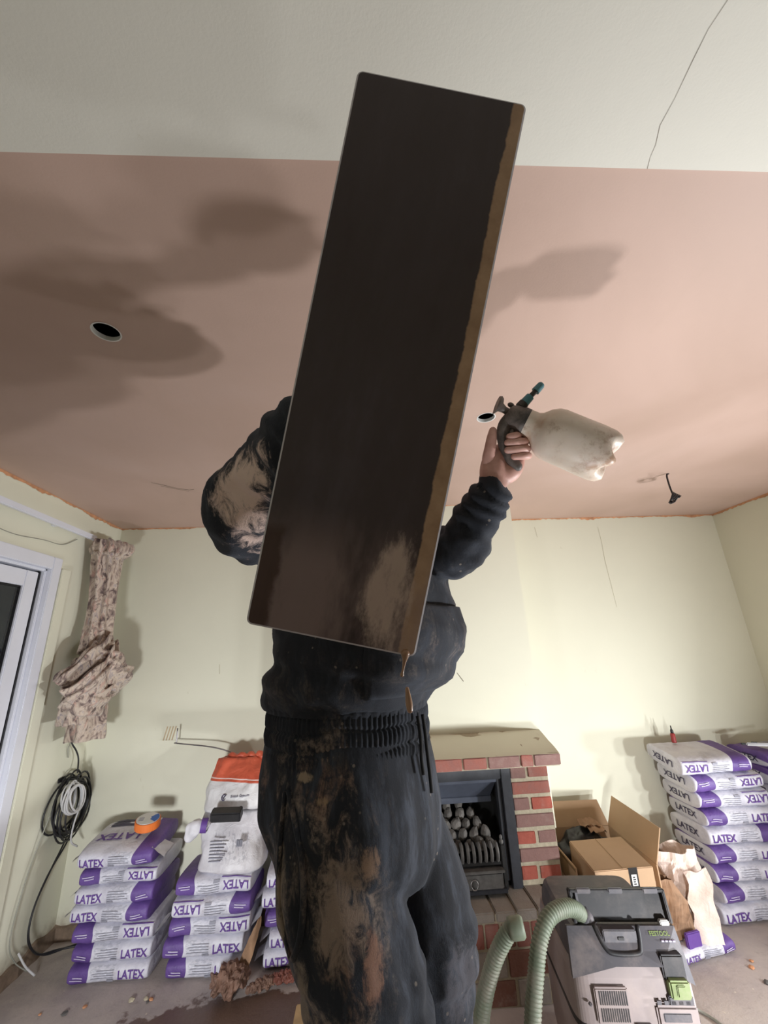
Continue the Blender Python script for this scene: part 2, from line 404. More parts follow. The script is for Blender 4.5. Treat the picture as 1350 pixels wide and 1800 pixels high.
M['cord'] = plain('black_cord', srgb(22, 22, 25), .85)
def mk_blade():
    m = N('wet_steel_blade', .32, Metallic=.0); q = m.sep(); x, z = q[0], q[2]   # local: x across (+ right), z along
    a = m.noise(7, 6, .65, stretch=(1.4, 1, .5)); b = m.noise(30, 5, .65)
    c = m.ramp(a, [(.3, srgb(54, 40, 42)), (.55, srgb(64, 53, 58)), (.75, srgb(78, 70, 78))])
    # brown film of plaster along the right edge
    e = m.math('ADD', x, m.math('MULTIPLY', m.math('SUBTRACT', m.noise(9, 5, .7, stretch=(1, 1, 1.6)), .5), .012))
    e = m.math('ADD', e, m.math('MULTIPLY', m.step(z, .1, -.2), .004))
    edge = m.step(e, .0645, .0665)
    c = m.mix(edge, c, m.ramp(b, [(.3, srgb(158, 126, 100)), (.7, srgb(190, 158, 130))]))
    # lighter dried film at the lower end, darker run at the lower left
    lw = m.mul(m.step(z, -.13, -.2), m.step(a, .4, .6)); c = m.mix(m.math('MULTIPLY', lw, .55), c, srgb(160, 138, 136))
    dx = m.math('DIVIDE', m.math('SUBTRACT', x, .042), .02); dz = m.math('DIVIDE', m.math('ADD', z, .205), .05)
    bl = m.math('ADD', m.math('ADD', m.math('POWER', dx, 2), m.math('POWER', dz, 2)), m.math('MULTIPLY', m.math('SUBTRACT', m.noise(26, 7, .75, stretch=(1.6, 1, .6)), .5), 5))
    c = m.mix(m.math('MULTIPLY', m.step(bl, 1.5, .1), .8), c, srgb(202, 180, 170))
    dl = m.mul(m.step(m.math('ADD', x, m.math('MULTIPLY', b, .02)), -.045, -.052), m.step(z, -.155, -.17)); c = m.mix(m.math('MULTIPLY', dl, .85), c, srgb(58, 34, 26))
    m.col(c); m.rough(m.ramp(a, [(.3, (.28,)*3), (.7, (.5,)*3)])); m.bump(m.noise(60, 5, .6, stretch=(1, 1, .3)), .06, .002); return m.m
M['blade'] = mk_blade()
M['steel'] = plain('bare_steel', srgb(150, 146, 150), .35, .1, 20, Metallic=.9)
M['edge_steel'] = plain('edge_glint_steel', srgb(190, 186, 192), .45, .1, 30, Metallic=.3)  # pale blade rim: the edge reflection is put into the colour
M['alu'] = plain('cast_aluminium', srgb(150, 148, 148), .4, .15, 20, Metallic=.8)
M['wet_plaster'] = plain('wet_plaster', srgb(150, 116, 92), .3, .15, 40)
def mk_bottle():
    m = N('stained_white_plastic', .42)
    a = m.step(m.noise(9, 7, .75), .45, .66); f = m.step(m.noise(40, 6, .7), .46, .62)
    q = m.sep()
    c = m.ramp(m.noise(6, 4, .6), [(.3, srgb(206, 190, 172)), (.7, srgb(226, 214, 204))])
    c = m.mix(m.math('MULTIPLY', m.mul(a, f), .85), c, srgb(140, 104, 72))
    ring = m.mul(m.rect(q[2], q[2], .022, .05, .022, .05, .008), m.step(m.noise(12, 5, .6), .38, .6)); c = m.mix(m.math('MULTIPLY', ring, .8), c, srgb(170, 116, 70))
    low = m.mul(m.step(q[2], .12, .17), m.step(m.noise(14, 6, .7, off=(3, 3, 1)), .5, .65)); c = m.mix(m.math('MULTIPLY', low, .7), c, srgb(150, 108, 74))
    m.col(c); m.set('Subsurface Weight', .1); return m.m
M['bottle'] = mk_bottle()
M['spray_dark'] = mk_vac('plaster_caked_black_plastic', srgb(42, 38, 36), .45)
M['teal'] = mk_vac('dirty_teal_plastic', srgb(70, 122, 132), .35)
M['lamp_black'] = plain('lamp_housing', srgb(30, 30, 32), .5)
M['hair'] = plain('dark_brown_hair', srgb(40, 30, 24), .6, .3, 60, .4)
M['eye'] = plain('eye_white', srgb(220, 215, 208), .2, .03)
M['shoe'] = plain('dusty_work_boot', srgb(70, 58, 48), .8, .3, 20, .3)
M['red_pen'] = plain('red_plastic', srgb(150, 50, 50), .5)
def glass():
    m = N('night_glass', .02); m.set('Transmission Weight', 1.0); m.set('IOR', 1.45); m.col(srgb(205, 215, 220)); return m.m
M['glass'] = glass()
M['night_wall'] = plain('dark_garden_fence', srgb(58, 58, 52), .9, .4, 3)
M['globe'] = plain('pale_reflection', srgb(150, 170, 178), .4, .05)
M['bare'] = plain('bare_render', srgb(128, 110, 94), .95, .3, 20, .4)
M['crack'] = plain('grey_crack', srgb(128, 120, 108), .9, .1)
M['mark_pale'] = plain('faint_wall_mark', srgb(184, 178, 154), .9, .1)
M['stain'] = plain('faint_drip_stain', srgb(190, 170, 140), .9, .1)
M['mark'] = plain('pencil_mark', srgb(118, 108, 92), .9, .1)

# ------------------------------------------------------------------ the room
XL, XR, D, H, YB, YF = -1.775, 2.844, 3.02, 2.4, .5424, -2.6
BX0, BX1, BY = -.12, 1.0417, 2.65
S = lambda o: tag(o, kind='structure')
S(box('floor', (XL-.2, YF-.2, -.1), (XR+.2, D+.2, 0), M['floor']))
wb = S(box('wall_back', (XL-.2, D, 0), (XR+.2, D+.2, H+.1), M['wall']))
wr = S(box('wall_right', (XR, YF, 0), (XR+.2, D, H+.1), M['wall']))
S(box('wall_front', (XL-.2, YF-.2, 0), (XR+.2, YF, H+.1), M['wall']))
DY0, DY1, DZ = .55, 2.475, 2.055       # door opening
wl = S(boxes('wall_left', [((XL-.2, DY1, 0), (XL, D, H+.1)), ((XL-.2, YF, 0), (XL, DY0, H+.1)), ((XL-.2, DY0, DZ), (XL, DY1, H+.1))], M['wall']))
cb = S(box('wall_chimney_breast', (BX0, BY, .5), (BX1, D, H), M['wall']))
# pink plastered ceiling with round downlight holes cut through it
holes = [(-.737, 1.016, .037), (.548, 1.512, .037)]
def ceiling():
    xs = sorted({XL-.2, XR+.2} | {c for x, y, r in holes for c in (x-.08, x+.08)}); ys = sorted({YB, D+.2} | {c for x, y, r in holes for c in (y-.08, y+.08)})
    vs = []; fs = []
    def quad(p): o = len(vs); vs.extend(p); fs.append(tuple(range(o, o+4)))
    for i in range(len(xs)-1):
        for j in range(len(ys)-1):
            hit = [h for h in holes if abs((xs[i]+xs[i+1])/2-h[0]) < .01 and abs((ys[j]+ys[j+1])/2-h[1]) < .01]
            if not hit: quad([(xs[i], ys[j], H), (xs[i], ys[j+1], H), (xs[i+1], ys[j+1], H), (xs[i+1], ys[j], H)]); continue
            hx, hy, r = hit[0]; n = 32
            for k in range(n):
                a, b = 2*PI*k/n, 2*PI*(k+1)/n
                def sq(t):
                    c, s_ = math.cos(t), math.sin(t); m_ = .08/max(abs(c), abs(s_)); return (hx+c*m_, hy+s_*m_, H)
                ci = lambda t: (hx+math.cos(t)*r, hy+math.sin(t)*r, H)
                quad([ci(a), ci(b), sq(b), sq(a)])
                quad([(*ci(a)[:2], H), (*ci(a)[:2], H+.014), (*ci(b)[:2], H+.014), (*ci(b)[:2], H)])
    return mesh('ceiling', vs, fs, M['ceiling'])
ce = S(ceiling())
box('void_board', (XL-.2, YB, H+.16), (XR+.2, D+.2, H+.18), M['soot'], ce)
so = S(box('ceiling_soffit', (XL-.2, YF-.2, H-.015), (XR+.2, YB, H+.2), M['soffit']))
for hx, hy, r in holes:      # white cut edge of the plasterboard
    vs = []; fs = []; n = 32
    for k in range(n):
        a = 2*PI*k/n
        for rr, z in ((r+.003, H-.0008), (r-.001, H-.0008), (r-.001, H+.014)): vs.append((hx+math.cos(a)*rr, hy+math.sin(a)*rr, z))
    for k in range(n):
        k2 = (k+1) % n
        for t in (0, 1): fs.append((k*3+t, k*3+t+1, k2*3+t+1, k2*3+t))
    mesh('hole_rim', vs, fs, M['label_white'], ce)
# ragged orange plaster where ceiling meets walls
def smear(p0, p1, nrm, parent, seed, hmin=.004, hmax=.03):
    p0, p1 = V(p0), V(p1); n = int((p1-p0).length/.012); vs = []; fs = []
    for i in range(n+1):
        p = p0.lerp(p1, i/n); h = hmin+(hmax-hmin)*max(0, .35+.9*noise.noise(V((i*.07, seed, 0)))+.35*noise.noise(V((i*.5, seed, 3))))
        vs += [p+V((0, 0, -.0005))+V(nrm)*.006, p+V((0, 0, -h))+V(nrm)*.002]
    for i in range(n): fs.append((2*i, 2*i+1, 2*i+3, 2*i+2))
    return mesh('plaster_smear', vs, fs, M['smear'], parent)
smear((XL, .55, H), (XL, D, H), (1, 0, 0), wl, 3)
smear((XL, D, H), (BX0, D, H), (0, -1, 0), wb, 8, .003, .02)
smear((BX1, D, H), (XR, D, H), (0, -1, 0), wb, 5, .004, .022)
smear((XR, .6, H), (XR, D, H), (-1, 0, 0), wr, 11, .004, .03)
smear((BX0, BY, H), (BX1, BY, H), (0, -1, 0), cb, 14, .003, .014)
def crack(name, pts, wdt, z_or_n, parent, mat):
    """a thin dark line lying on a surface; z_or_n = surface normal"""
    P = [V(p) for p in pts]; nn = V(z_or_n); vs = []; fs = []
    for i, p in enumerate(P):
        t = (P[min(i+1, len(P)-1)]-P[max(i-1, 0)]).normalized(); s_ = t.cross(nn).normalized()*wdt*(.6+.6*random.random())/2
        vs += [p+nn*.0008-s_, p+nn*.0008+s_]
    for i in range(len(P)-1): fs.append((2*i, 2*i+1, 2*i+3, 2*i+2))
    return mesh(name, vs, fs, mat, parent)
zz = H-.015
crack('crack', [(.572, .3, zz), (.565, .345, zz), (.568, .38, zz), (.574, .43, zz), (.575, .47, zz), (.588, .50, zz), (.592, .522, zz), (.6, .5424, zz)], .0010, (0, 0, -1), so, M['crack'])
crack('scuff', [(-1.15, 2.15, H), (-1.10, 2.19, H), (-1.05, 2.24, H), (-.99, 2.27, H), (-.96, 2.26, H)], .006, (0, 0, -1), ce, M['mark'])
crack('scuff', [(-1.12, 2.20, H), (-1.06, 2.25, H), (-1.0, 2.29, H)], .004, (0, 0, -1), ce, M['mark'])
for pts in ([(-.98, D, 1.42), (-.975, D, 1.36)], [(1.87, D, 2.32), (1.875, D, 2.2), (1.87, D, 2.05), (1.885, D, 1.7)], [(1.36, D, 2.33), (1.37, D, 2.25)], [(1.1, D, 2.0), (1.11, D, 1.96)]):
    crack('crack', pts, .003, (0, -1, 0), wb, M['mark_pale'])
crack('crack', [(.565, BY, 1.32), (.6, BY, 1.27)], .004, (0, -1, 0), cb, M['mark'])
box('filler_strip', (XR-.004, 2.62, 1.72), (XR+.01, 2.64, 1.86), M['smear'], wr)
# bare brown strip where the skirting has been pulled off
def strip(name, p0, p1, nrm, h, seed):
    p0, p1 = V(p0), V(p1); n = int((p1-p0).length/.03); vs = []; fs = []; t = V(nrm)
    for i in range(n+1):
        p = p0.lerp(p1, i/n); hh = h*(.75+.5*noise.noise(V((i*.3, seed, 0)))); o = .012+.006*noise.noise(V((i*.5, seed, 5)))
        vs += [p+t*(o+.006), p+t*o+V((0, 0, hh)), p+V((0, 0, hh+.006))]
    for i in range(n):
        for k in (0, 1): fs.append((3*i+k, 3*i+k+1, 3*i+4+k, 3*i+3+k))
    return S(mesh(name, vs, fs, M['bare']))
strip('baseboard_left', (XL, D, 0), (XL, DY1, 0), (1, 0, 0), .085, 2)
strip('baseboard_back', (XL, D, 0), (BX0, D, 0), (0, -1, 0), .09, 6)
strip('baseboard_right', (BX1, D, 0), (XR, D, 0), (0, -1, 0), .05, 9)
# downpipe-like boxing beside the door
S(box('trim_1', (XL, DY1+.005, 0), (XL+.02, DY1+.075, 2.0), M['wall'], None, .003))

# sliding door in the left wall
dr = empty('door_1', (XL, DY1, 0)); S(dr)
def dbx(name, y0, y1, z0, z1, x0, x1, mat, par=dr, bev=.004): return box(name, (x0, y0-DY1, z0), (x1, y1-DY1, z1), mat, par, bev)
dbx('door_jamb', 2.405, 2.475, 0, DZ, -.09, .015, M['upvc']); dbx('door_jamb', DY0, DY0+.07, 0, DZ, -.09, .015, M['upvc'])
dbx('door_head', DY0+.07, 2.405, 1.985, DZ, -.09, .015, M['upvc']); dbx('threshold', DY0, 2.475, 0, .05, -.09, .015, M['upvc'])
dbx('frame_lip', 2.39, 2.405, .05, 1.985, -.08, -.012, M['upvc']); dbx('frame_lip', DY0+.07, 2.405, 1.97, 1.985, -.08, -.012, M['upvc'])
dbx('gasket', 2.372, 2.39, .05, 1.97, -.08, -.03, M['gasket'])
def sash(y0, y1, x):
    s_ = empty('sash', (x, 0, 0)); s_.parent = dr
    b = lambda n, a, c, d, e, m_, t=.022: box(n, (-t, a-DY1, d), (t, c-DY1, e), m_, s_, .004)
    b('stile', y1-.085, y1, .06, 1.96, M['upvc']); b('stile', y0, y0+.085, .06, 1.96, M['upvc'])
    b('rail', y0+.085, y1-.085, 1.875, 1.96, M['upvc']); b('rail', y0+.085, y1-.085, .06, .15, M['upvc'])
    b('gasket', y1-.095, y1-.085, .15, 1.875, M['gasket'], .012); b('gasket', y0+.085, y1-.085, 1.865, 1.875, M['gasket'], .012)
    b('pane', y0+.08, y1-.09, .145, 1.87, M['glass'], .006)
sash(1.45, 2.37, -.05); sash(.63, 1.55, -.1)
S(box('ground_outside', (XL-4, -2, -.12), (XL-.2, 6, -.02), M['night_wall'])); S(box('wall_garden', (XL-3.2, -2, -.02), (XL-3, 6, 1.6), M['night_wall']))
gl = MB(); gl.ell((0, 0, 0), (.062, .062, .062), 24); g = gl.build('reflection_globe', M['globe']); g.location = (XL-.55, 2.42, 1.79)  # added globe outside, stands in for a round reflection in the glass
tube('reflection_post', [(0, 0, -.06), (0, .0, -.9), (0, 0, -1.81)], .012, M['night_wall'], g, 8, 2)
tag(g, 'added pale globe standing in for a round reflection in the door glass', 'globe')

# ------------------------------------------------------------------ work lamps and one added fill lamp (out of the picture, they light the room)
for i, (p, a, wt, colr, sz, spd) in enumerate(LAMPS):
    p, a = V(p), V(a); d = (a-p).normalized(); q = d.to_track_quat('-Z', 'Y')
    root = empty('work_lamp', (p.x, p.y, 0))
    tag(root, ['work lamp standing rightmost near the camera', 'work lamp standing rightmost behind its neighbour', 'work lamp standing in front of the bags at the right edge', 'low work lamp in front of the dust extractor', 'low work lamp beside the timber platform', 'added low fill lamp beside the sliding door'][i], 'work lamp', 'work lamps on the floor')
    Mx = Matrix.Translation(V((0, 0, p.z))-d*.035) @ q.to_matrix().to_4x4()
    h = sz/2+.015
    bm = bmesh.new()
    bm_box(bm, (-h, -h*.8, -.02), (h, h*.8, .02), .006, Mx); from_bm('housing', bm, M['lamp_black'], root)
    up = V((0, 0, 1))
    vs, fs = tube_data([V((0, 0, p.z))-d*.05, V((0, 0, p.z-.06))-d*.06, V((0, 0, .02))-d*.06], .011, 8); mesh('pole', vs, fs, M['lamp_black'], root)
    for k in range(3):
        t = k*2.1+.4; vs, fs = tube_data([V((0, 0, .12))-d*.06, V((math.cos(t)*.16, math.sin(t)*.16, .008))-d*.06], .008, 6); mesh('leg', vs, fs, M['lamp_black'], root)
    L = bpy.data.lights.new('lamp_light', 'AREA'); L.shape = 'RECTANGLE'; L.size = sz; L.size_y = sz*.75; L.energy = wt; L.color = colr; L.spread = math.radians(spd)
    lo = bpy.data.objects.new('lamp_light', L); COL.objects.link(lo); lo.matrix_world = Matrix.Translation(p) @ q.to_matrix().to_4x4()
    lo.parent = root; lo.matrix_parent_inverse = Matrix.Translation(V((-p.x, -p.y, 0)))

# ------------------------------------------------------------------ fireplace
PY = 2.49                       # front plane of the brick piers
fs_ = empty('fireplace_surround', (.46, PY, 0)); tag(fs_, 'brick fireplace surround with projecting brick mantel shelf below the chimney breast', 'fireplace')
def fb(name, lo, hi, mat, par=fs_, bev=0, M_=None):
    o = V((.46, PY, 0)); return box(name, V(lo)-o, V(hi)-o, mat, par, bev, M_)
fb('mortar_core', (.765, PY, .33), (.972, BY+.02, .875), M['mortar']); fb('mortar_core', (-.05, PY, .33), (.157, BY+.02, .875), M['mortar'])
fb('back_infill', (.157, BY-.01, .33), (.765, D, .9), M['soot'])
def brick(x0, x1, z0, z1, y0, mat, par, org, dep=.05):
    j = lambda a: random.uniform(-a, a); dy = random.uniform(.003, .008)
    bm = bmesh.new(); bm_box(bm, (x0+j(.0015), y0-dy, z0+j(.001)), (x1+j(.0015), y0+dep, z1+j(.001)), .003)
    for v in bm.verts: v.co += V((j(.001), j(.001), j(.001)))-org
    return from_bm('brick', bm, mat, par)
org = V((.46, PY, 0)); crs = .0735; z = .345; kinds = ['brick_red', 'brick_plum', 'brick_mix']
for side in (0, 1):
    a, b = ((.768, .972), (-.05, .154))[side]
    for r in range(7):
        z0 = .352+r*crs
        if r % 2 == 1: brick(a, b, z0, z0+.056, PY, M['brick_mix' if r == 5 else 'brick_plum'], fs_, org)
        else:
            m_ = a+(b-a)*(.44 if r != 2 else .5)
            k = [('brick_red', 'brick_red'), 0, ('brick_red', 'brick_plum'), 0, ('brick_plum', 'brick_red'), 0, ('brick_plum', 'brick_mix')][r]
            brick(a, m_-.008, z0, z0+.056, PY, M[k[0]], fs_, org); brick(m_+.008, b, z0, z0+.056, PY, M[k[1]], fs_, org)
# mantel: brick-edge course with sloping plastered top
MY = 2.362; MX0, MX1 = -.1, 1.0
ms = mesh('mantel_shelf', [V(p)-org for p in ((MX0, MY+.004, .872), (MX1-.004, MY+.004, .872), (MX1-.004, BY, .872), (MX0, BY, .872), (MX0, MY+.004, .93), (MX1-.004, MY+.004, .93), (MX1+.022, BY, .99), (MX0, BY, .99))],
     [(0, 1, 2, 3), (4, 7, 6, 5), (0, 4, 5, 1), (1, 5, 6, 2), (3, 7, 4, 0)], M['mortar'], fs_)
nn = 20; vs = []; fs = []
for i in range(nn+1):
    for j in range(9):
        u, v = i/nn, j/8; x = MX0+(MX1+.022*v-MX0)*u; y = MY-.004+(BY-MY+.004)*v; z = .932+.058*v+.004*noise.noise(V((x*9, y*9, 1)))-(.004 if j == 0 else 0)
        vs.append(V((x, y, z))-org)
for i in range(nn):
    for j in range(8): a = i*9+j; fs.append((a, a+9, a+10, a+1))
mesh('plastered_top', vs, fs, M['wall'], fs_, True)
xs = [MX0, .05, .27, .49, .62, .79, .86, MX1]
for i in range(len(xs)-1): brick(xs[i]+.005, xs[i+1]-(0 if i == len(xs)-2 else .005), .876, .928, MY, M[['brick_plum', 'brick_red', 'brick_mix', 'brick_mix', 'brick_plum', 'brick_mix', 'brick_plum'][i]], fs_, org)
# raised brick hearth
HY = 2.305; he = empty('hearth', (.46, HY, 0)); tag(he, 'raised brick hearth with dusty grey top below the fire', 'hearth'); ho = V((.46, HY, 0))
box('hearth_core', V((-.12, HY, 0))-ho, V((.965, BY+.01, .318))-ho, M['mortar'], he)
x = -.12; i = 0
while x < .95:
    wd = .098; bm = bmesh.new(); bm_box(bm, (x+.003, HY-.006, .29), (min(x+wd, .965)-.003, HY+.2, .326+random.uniform(0, .004)), .005)
    sk = .05
    for v in bm.verts: v.co -= ho
    from_bm('brick', bm, M['brick_grey'], he); x += wd; i += 1
x = -.12
for r, (za, zb) in enumerate(((.2, .285), (.1, .19), (.004, .09))):
    x = -.12-(.03 if r % 2 else 0)
    while x < .96:
        wd = .07 if r == 0 else .15; a, b = max(x, -.12)+.005, min(x+wd, .965)-.005
        if b-a > .02: brick(a, b, za, zb, HY, M[random.choice(['brick_red', 'brick_mix', 'brick_dirty']) if r == 0 else random.choice(['brick_dirty', 'brick_grey'])], he, ho)
        x += wd
# inset black fire
gf = empty('inset_fire', (.46, PY, .33)); tag(gf, 'black inset fire with metal frame, grey hood and barred grate', 'fireplace'); go = V((.46, PY, .33))
def gb(name, lo, hi, mat, bev=.002, par=gf): return box(name, V(lo)-go, V(hi)-go, mat, par, bev)
gb('frame_post', (.708, 2.462, .33), (.762, 2.50, .852), M['black'], .004); gb('frame_post', (.158, 2.462, .33), (.212, 2.50, .852), M['black'], .004)
gb('frame_top', (.212, 2.462, .80), (.708, 2.50, .852), M['black'], .004)
gb('inner_frame', (.685, 2.475, .36), (.706, 2.51, .80), M['black']); gb('inner_frame', (.214, 2.475, .36), (.235, 2.51, .80), M['black'])
gb('inner_frame', (.235, 2.475, .785), (.685, 2.51, .80), M['hood'])
mesh('hood', [V(p)-go for p in ((.235, 2.49, .785), (.685, 2.49, .785), (.665, 2.56, .70), (.255, 2.56, .70), (.235, 2.51, .79), (.685, 2.51, .79), (.665, 2.575, .70), (.255, 2.575, .70))], [(0, 1, 2, 3), (4, 7, 6, 5), (2, 6, 7, 3), (0, 4, 5, 1), (1, 5, 6, 2), (0, 3, 7, 4)], M['hood'], gf)
gb('hood_lip', (.25, 2.552, .675), (.668, 2.57, .702), M['hood'])
gb('firebox_back', (.22, 2.70, .33), (.70, 2.71, .80), M['soot']); gb('firebox_side', (.70, 2.50, .33), (.71, 2.71, .80), M['soot']); gb('firebox_side', (.21, 2.50, .33), (.22, 2.71, .80), M['soot'])
gb('firebox_floor', (.21, 2.50, .33), (.71, 2.71, .345), M['soot'])
gb('grate_bed', (.26, 2.46, .455), (.66, 2.68, .465), M['soot'])
gb('grate_bottom_rail', (.26, 2.43, .447), (.665, 2.45, .462), M['soot']); gb('grate_post', (.655, 2.425, .345), (.678, 2.455, .53), M['soot'], .004); gb('grate_post', (.242, 2.425, .345), (.265, 2.455, .53), M['soot'], .004)
for k in range(13):
    xb = .285+k*.0296; tube('grate_bar', [V((xb, 2.445, .45))-go, V((xb, 2.43, .475))-go, V((xb, 2.427, .50))-go, V((xb, 2.44, .525))-go, V((xb, 2.458, .532))-go], .0085, M['ash'], gf, 8, 3)
for xb in (.666, .254):
    m_ = MB(); m_.ell(V((xb, 2.44, .537))-go, (.011, .011, .012), 12); m_.ell(V((xb, 2.44, .556))-go, (.008, .008, .011), 12); m_.build('finial', M['ash'], gf)
dw = gb('ash_drawer', (.27, 2.41, .352), (.652, 2.45, .425), M['ash'], .006); gb('drawer_lip', (.262, 2.402, .345), (.665, 2.45, .362), M['black'])
gb('drawer_shelf', (.262, 2.40, .425), (.66, 2.46, .437), M['ash'])
pts = [V((.505+.017*math.cos(t), 2.402, .385+.02*math.sin(t)))-go for t in [2*PI*k/16 for k in range(17)]]
vs, fs = tube_data(pts, .0035, 6, False); mesh('ring_pull', vs, fs, M['alu'], gf, True)
# coals
lay = []
for row, (yy, zz, n, x0, x1) in enumerate(((2.485, .515, 7, .30, .625), (2.52, .548, 6, .31, .60), (2.55, .585, 6, .30, .58), (2.585, .62, 5, .31, .545), (2.61, .652, 3, .36, .50))):
    for k in range(n): lay.append((x0+(x1-x0)*(k+.15*(row % 2))/max(1, n-1), yy, zz))
for i, p in enumerate(lay):
    bm = bmesh.new(); bmesh.ops.create_icosphere(bm, subdivisions=2, radius=1); r = random.uniform(.024, .03)
    for v in bm.verts:
        v.co = V((v.co.x*r*.9, v.co.y*r*.85, v.co.z*r*1.15))*(1+.28*noise.noise(v.co*1.4+V((i*3.1, 0, 0))))
    o = from_bm('coal_lump', bm, M['coal']); o.location = V(p)+V((random.uniform(-.006, .006), 0, random.uniform(-.005, .005))); o.rotation_euler = (random.uniform(-.5, .5), random.uniform(-.5, .5), random.uniform(0, 6))
    tag(o, 'grey coal lump heaped behind the grate bars of the fire', 'coal', 'coals in the fire grate')

# ------------------------------------------------------------------ LATEX bags
def spow(v, p): return math.copysign(abs(v)**p, v)
class Bag:
    full = .74
    def __init__(s, w, l, t, seed): s.w, s.l, s.t, s.sd = w, l, t, seed
    def pt(s, x, ph, push=0):
        u = 2*x/s.w; e = (1-min(1, abs(u))**9)**.22 if abs(u) < 1 else 0
        ry = (s.l/2)*(.93+.07*e); rz = (s.t/2)*(s.full+(1-s.full)*e)
        c, n = spow(math.cos(ph), 2/4.4), spow(math.sin(ph), 2/3.0)
        y, z = c*(ry+push), n*(rz+push)
        q = V((x*5, y*5, z*8+s.sd*3.7)); k = noise.noise(q)
        z += .006*k; y += .007*noise.noise(V((x*7, z*9, s.sd*1.3+y*3))); z += .004*noise.noise(V((x*22, y*14, s.sd)))*min(1, abs(c)*1.2)
        return V((x, y, z))
    def front(s, x, z, sgn=-1, push=.004):
        """point on the long side at height z"""
        k = max(-.97, min(.97, z/(s.t/2))); n = spow(k, 3.0/2); ph = math.asin(n)
        if sgn < 0: ph = PI-ph
        p = s.pt(x, ph, push); return p
    def top(s, x, y, push=.004):
        k = max(-.97, min(.97, y/(s.l/2))); ph = math.acos(spow(k, 4.4/2)); return s.pt(x, ph, push)
def make_bag(w, l, t, seed, top_print=False, flap=None, end_text=False, ring=52, nx=34, side=-1):
    B = Bag(w, l, t, seed); B.full = .93 if end_text else .76; vs = []; fs = []
    xs = [w/2*math.copysign(1-(1-abs(q))**1.6, q) for q in [(-1+2*i/nx) for i in range(nx+1)]]
    for x in xs:
        for k in range(ring): vs.append(B.pt(x, 2*PI*k/ring))
    for i in range(nx):
        for k in range(ring): k2 = (k+1) % ring; fs.append((i*ring+k, (i+1)*ring+k, (i+1)*ring+k2, i*ring+k2))
    for i, d in ((0, -1), (nx, 1)):
        c = len(vs); vs.append(V((xs[i]+d*.006, 0, .0))); base = i*ring
        for k in range(ring):
            k2 = (k+1) % ring; fs.append((base+k, base+k2, c) if d < 0 else (base+k2, base+k, c))
    o = mesh('latex_bag', vs, fs, M['bag_end'] if end_text else M['bag'], None, True)
    tv, tf = text2d('LATEX', .02)
    m_ = MB(); h = t*.37
    for sgn in (side,):
        cx, cz = -w*.30, -t*.03; f = -1 if sgn > 0 else 1      # the other long side reads the right way round from there
        m_.add(([B.front(cx+f*x*h*.95, cz+y*h, sgn) for x, y in tv], tf))
        n = 10; ln = [(cx+f*(-.075+.15*i/n), cz-h*.85) for i in range(n+1)]
        m_.add(([B.front(a, b+d, sgn) for a, b in ln for d in (-.0012, .0012)], [(2*i, 2*i+1, 2*i+3, 2*i+2) for i in range(n)]))
    m_.build('lettering', M['purple'], o, False)
    m_ = MB()
    for sgn in (side,):
        for k, (x0, x1, z0, th) in enumerate(((-.03, .05, t*.2, .0012), (-.03, .07, t*.1, .0012), (-.03, .06, 0, .0012), (-.03, .075, -t*.1, .0012), (-.03, .0, -t*.22, .005))):
            n = 5; q = [(x0+(x1-x0)*i/n, z0) for i in range(n+1)]
            m_.add(([B.front(a, b+d, sgn) for a, b in q for d in (-th, th)], [(2*i, 2*i+1, 2*i+3, 2*i+2) for i in range(n)]))
    m_.build('small_print', M['ink_grey'], o, False)
    m_ = MB()
    for sgn in (side,):
        for x0, x1, z0 in ((w*.30, w*.42, -t*.02), (w*.30, w*.45, -t*.12)):
            q = [(x0+(x1-x0)*i/4, z0+.0008*i) for i in range(5)]
            m_.add(([B.front(a, b+d, sgn) for a, b in q for d in (-.0018, .0018)], [(2*i, 2*i+1, 2*i+3, 2*i+2) for i in range(4)]))
    m_.build('product_line', M['ink_light'], o, False)
    if end_text:
        for d in (-1, 1):
            X = d*(w/2+.0078); pl = MB()
            hh = t*.36; s_ = 1
            pl.add(([V((X-d*.001, y*.0+yy, zz)) for yy, zz in ((-l*.36, -t*.24), (l*.36, -t*.24), (l*.36, t*.27), (-l*.36, t*.27))] if False else [], []))
            m_ = MB(); m_.add(([V((X, -d*-1*x*hh*1.25, y*hh)) for x, y in tv], tf)); m_.build('end_lettering', M['ink_dark'], o, False)
    if top_print:
        m_ = MB(); hh = .055
        m_.add(([B.top(-w*.13+x*hh*-1, -l*.12-y*hh) if top_print == 1 else B.top(-w*.13+x*hh, -l*.12+y*hh) for x, y in tv], tf)); m_.build('top_lettering', M['purple'] if top_print == 1 else M['ink_grey'], o, False)
        m_ = MB()
        for x0, x1, y0, y1 in ((-.15, -.02, .06, .08), (-.15, -.06, .085, .1), (-.15, .0, .11, .135)) if top_print == 1 else [(-.16+.0, .07-.02*(k % 3), -.1+k*.03, -.09+k*.03) for k in range(8)]:
            n = 6; m_.add(([B.top(x0+(x1-x0)*i/n, yy, .004) for i in range(n+1) for yy in (y0, y1)], [(2*i, 2*i+1, 2*i+3, 2*i+2) for i in range(n)]))
        m_.build('top_print', M['ink_dark'] if top_print == 1 else M['ink_grey'], o, False)
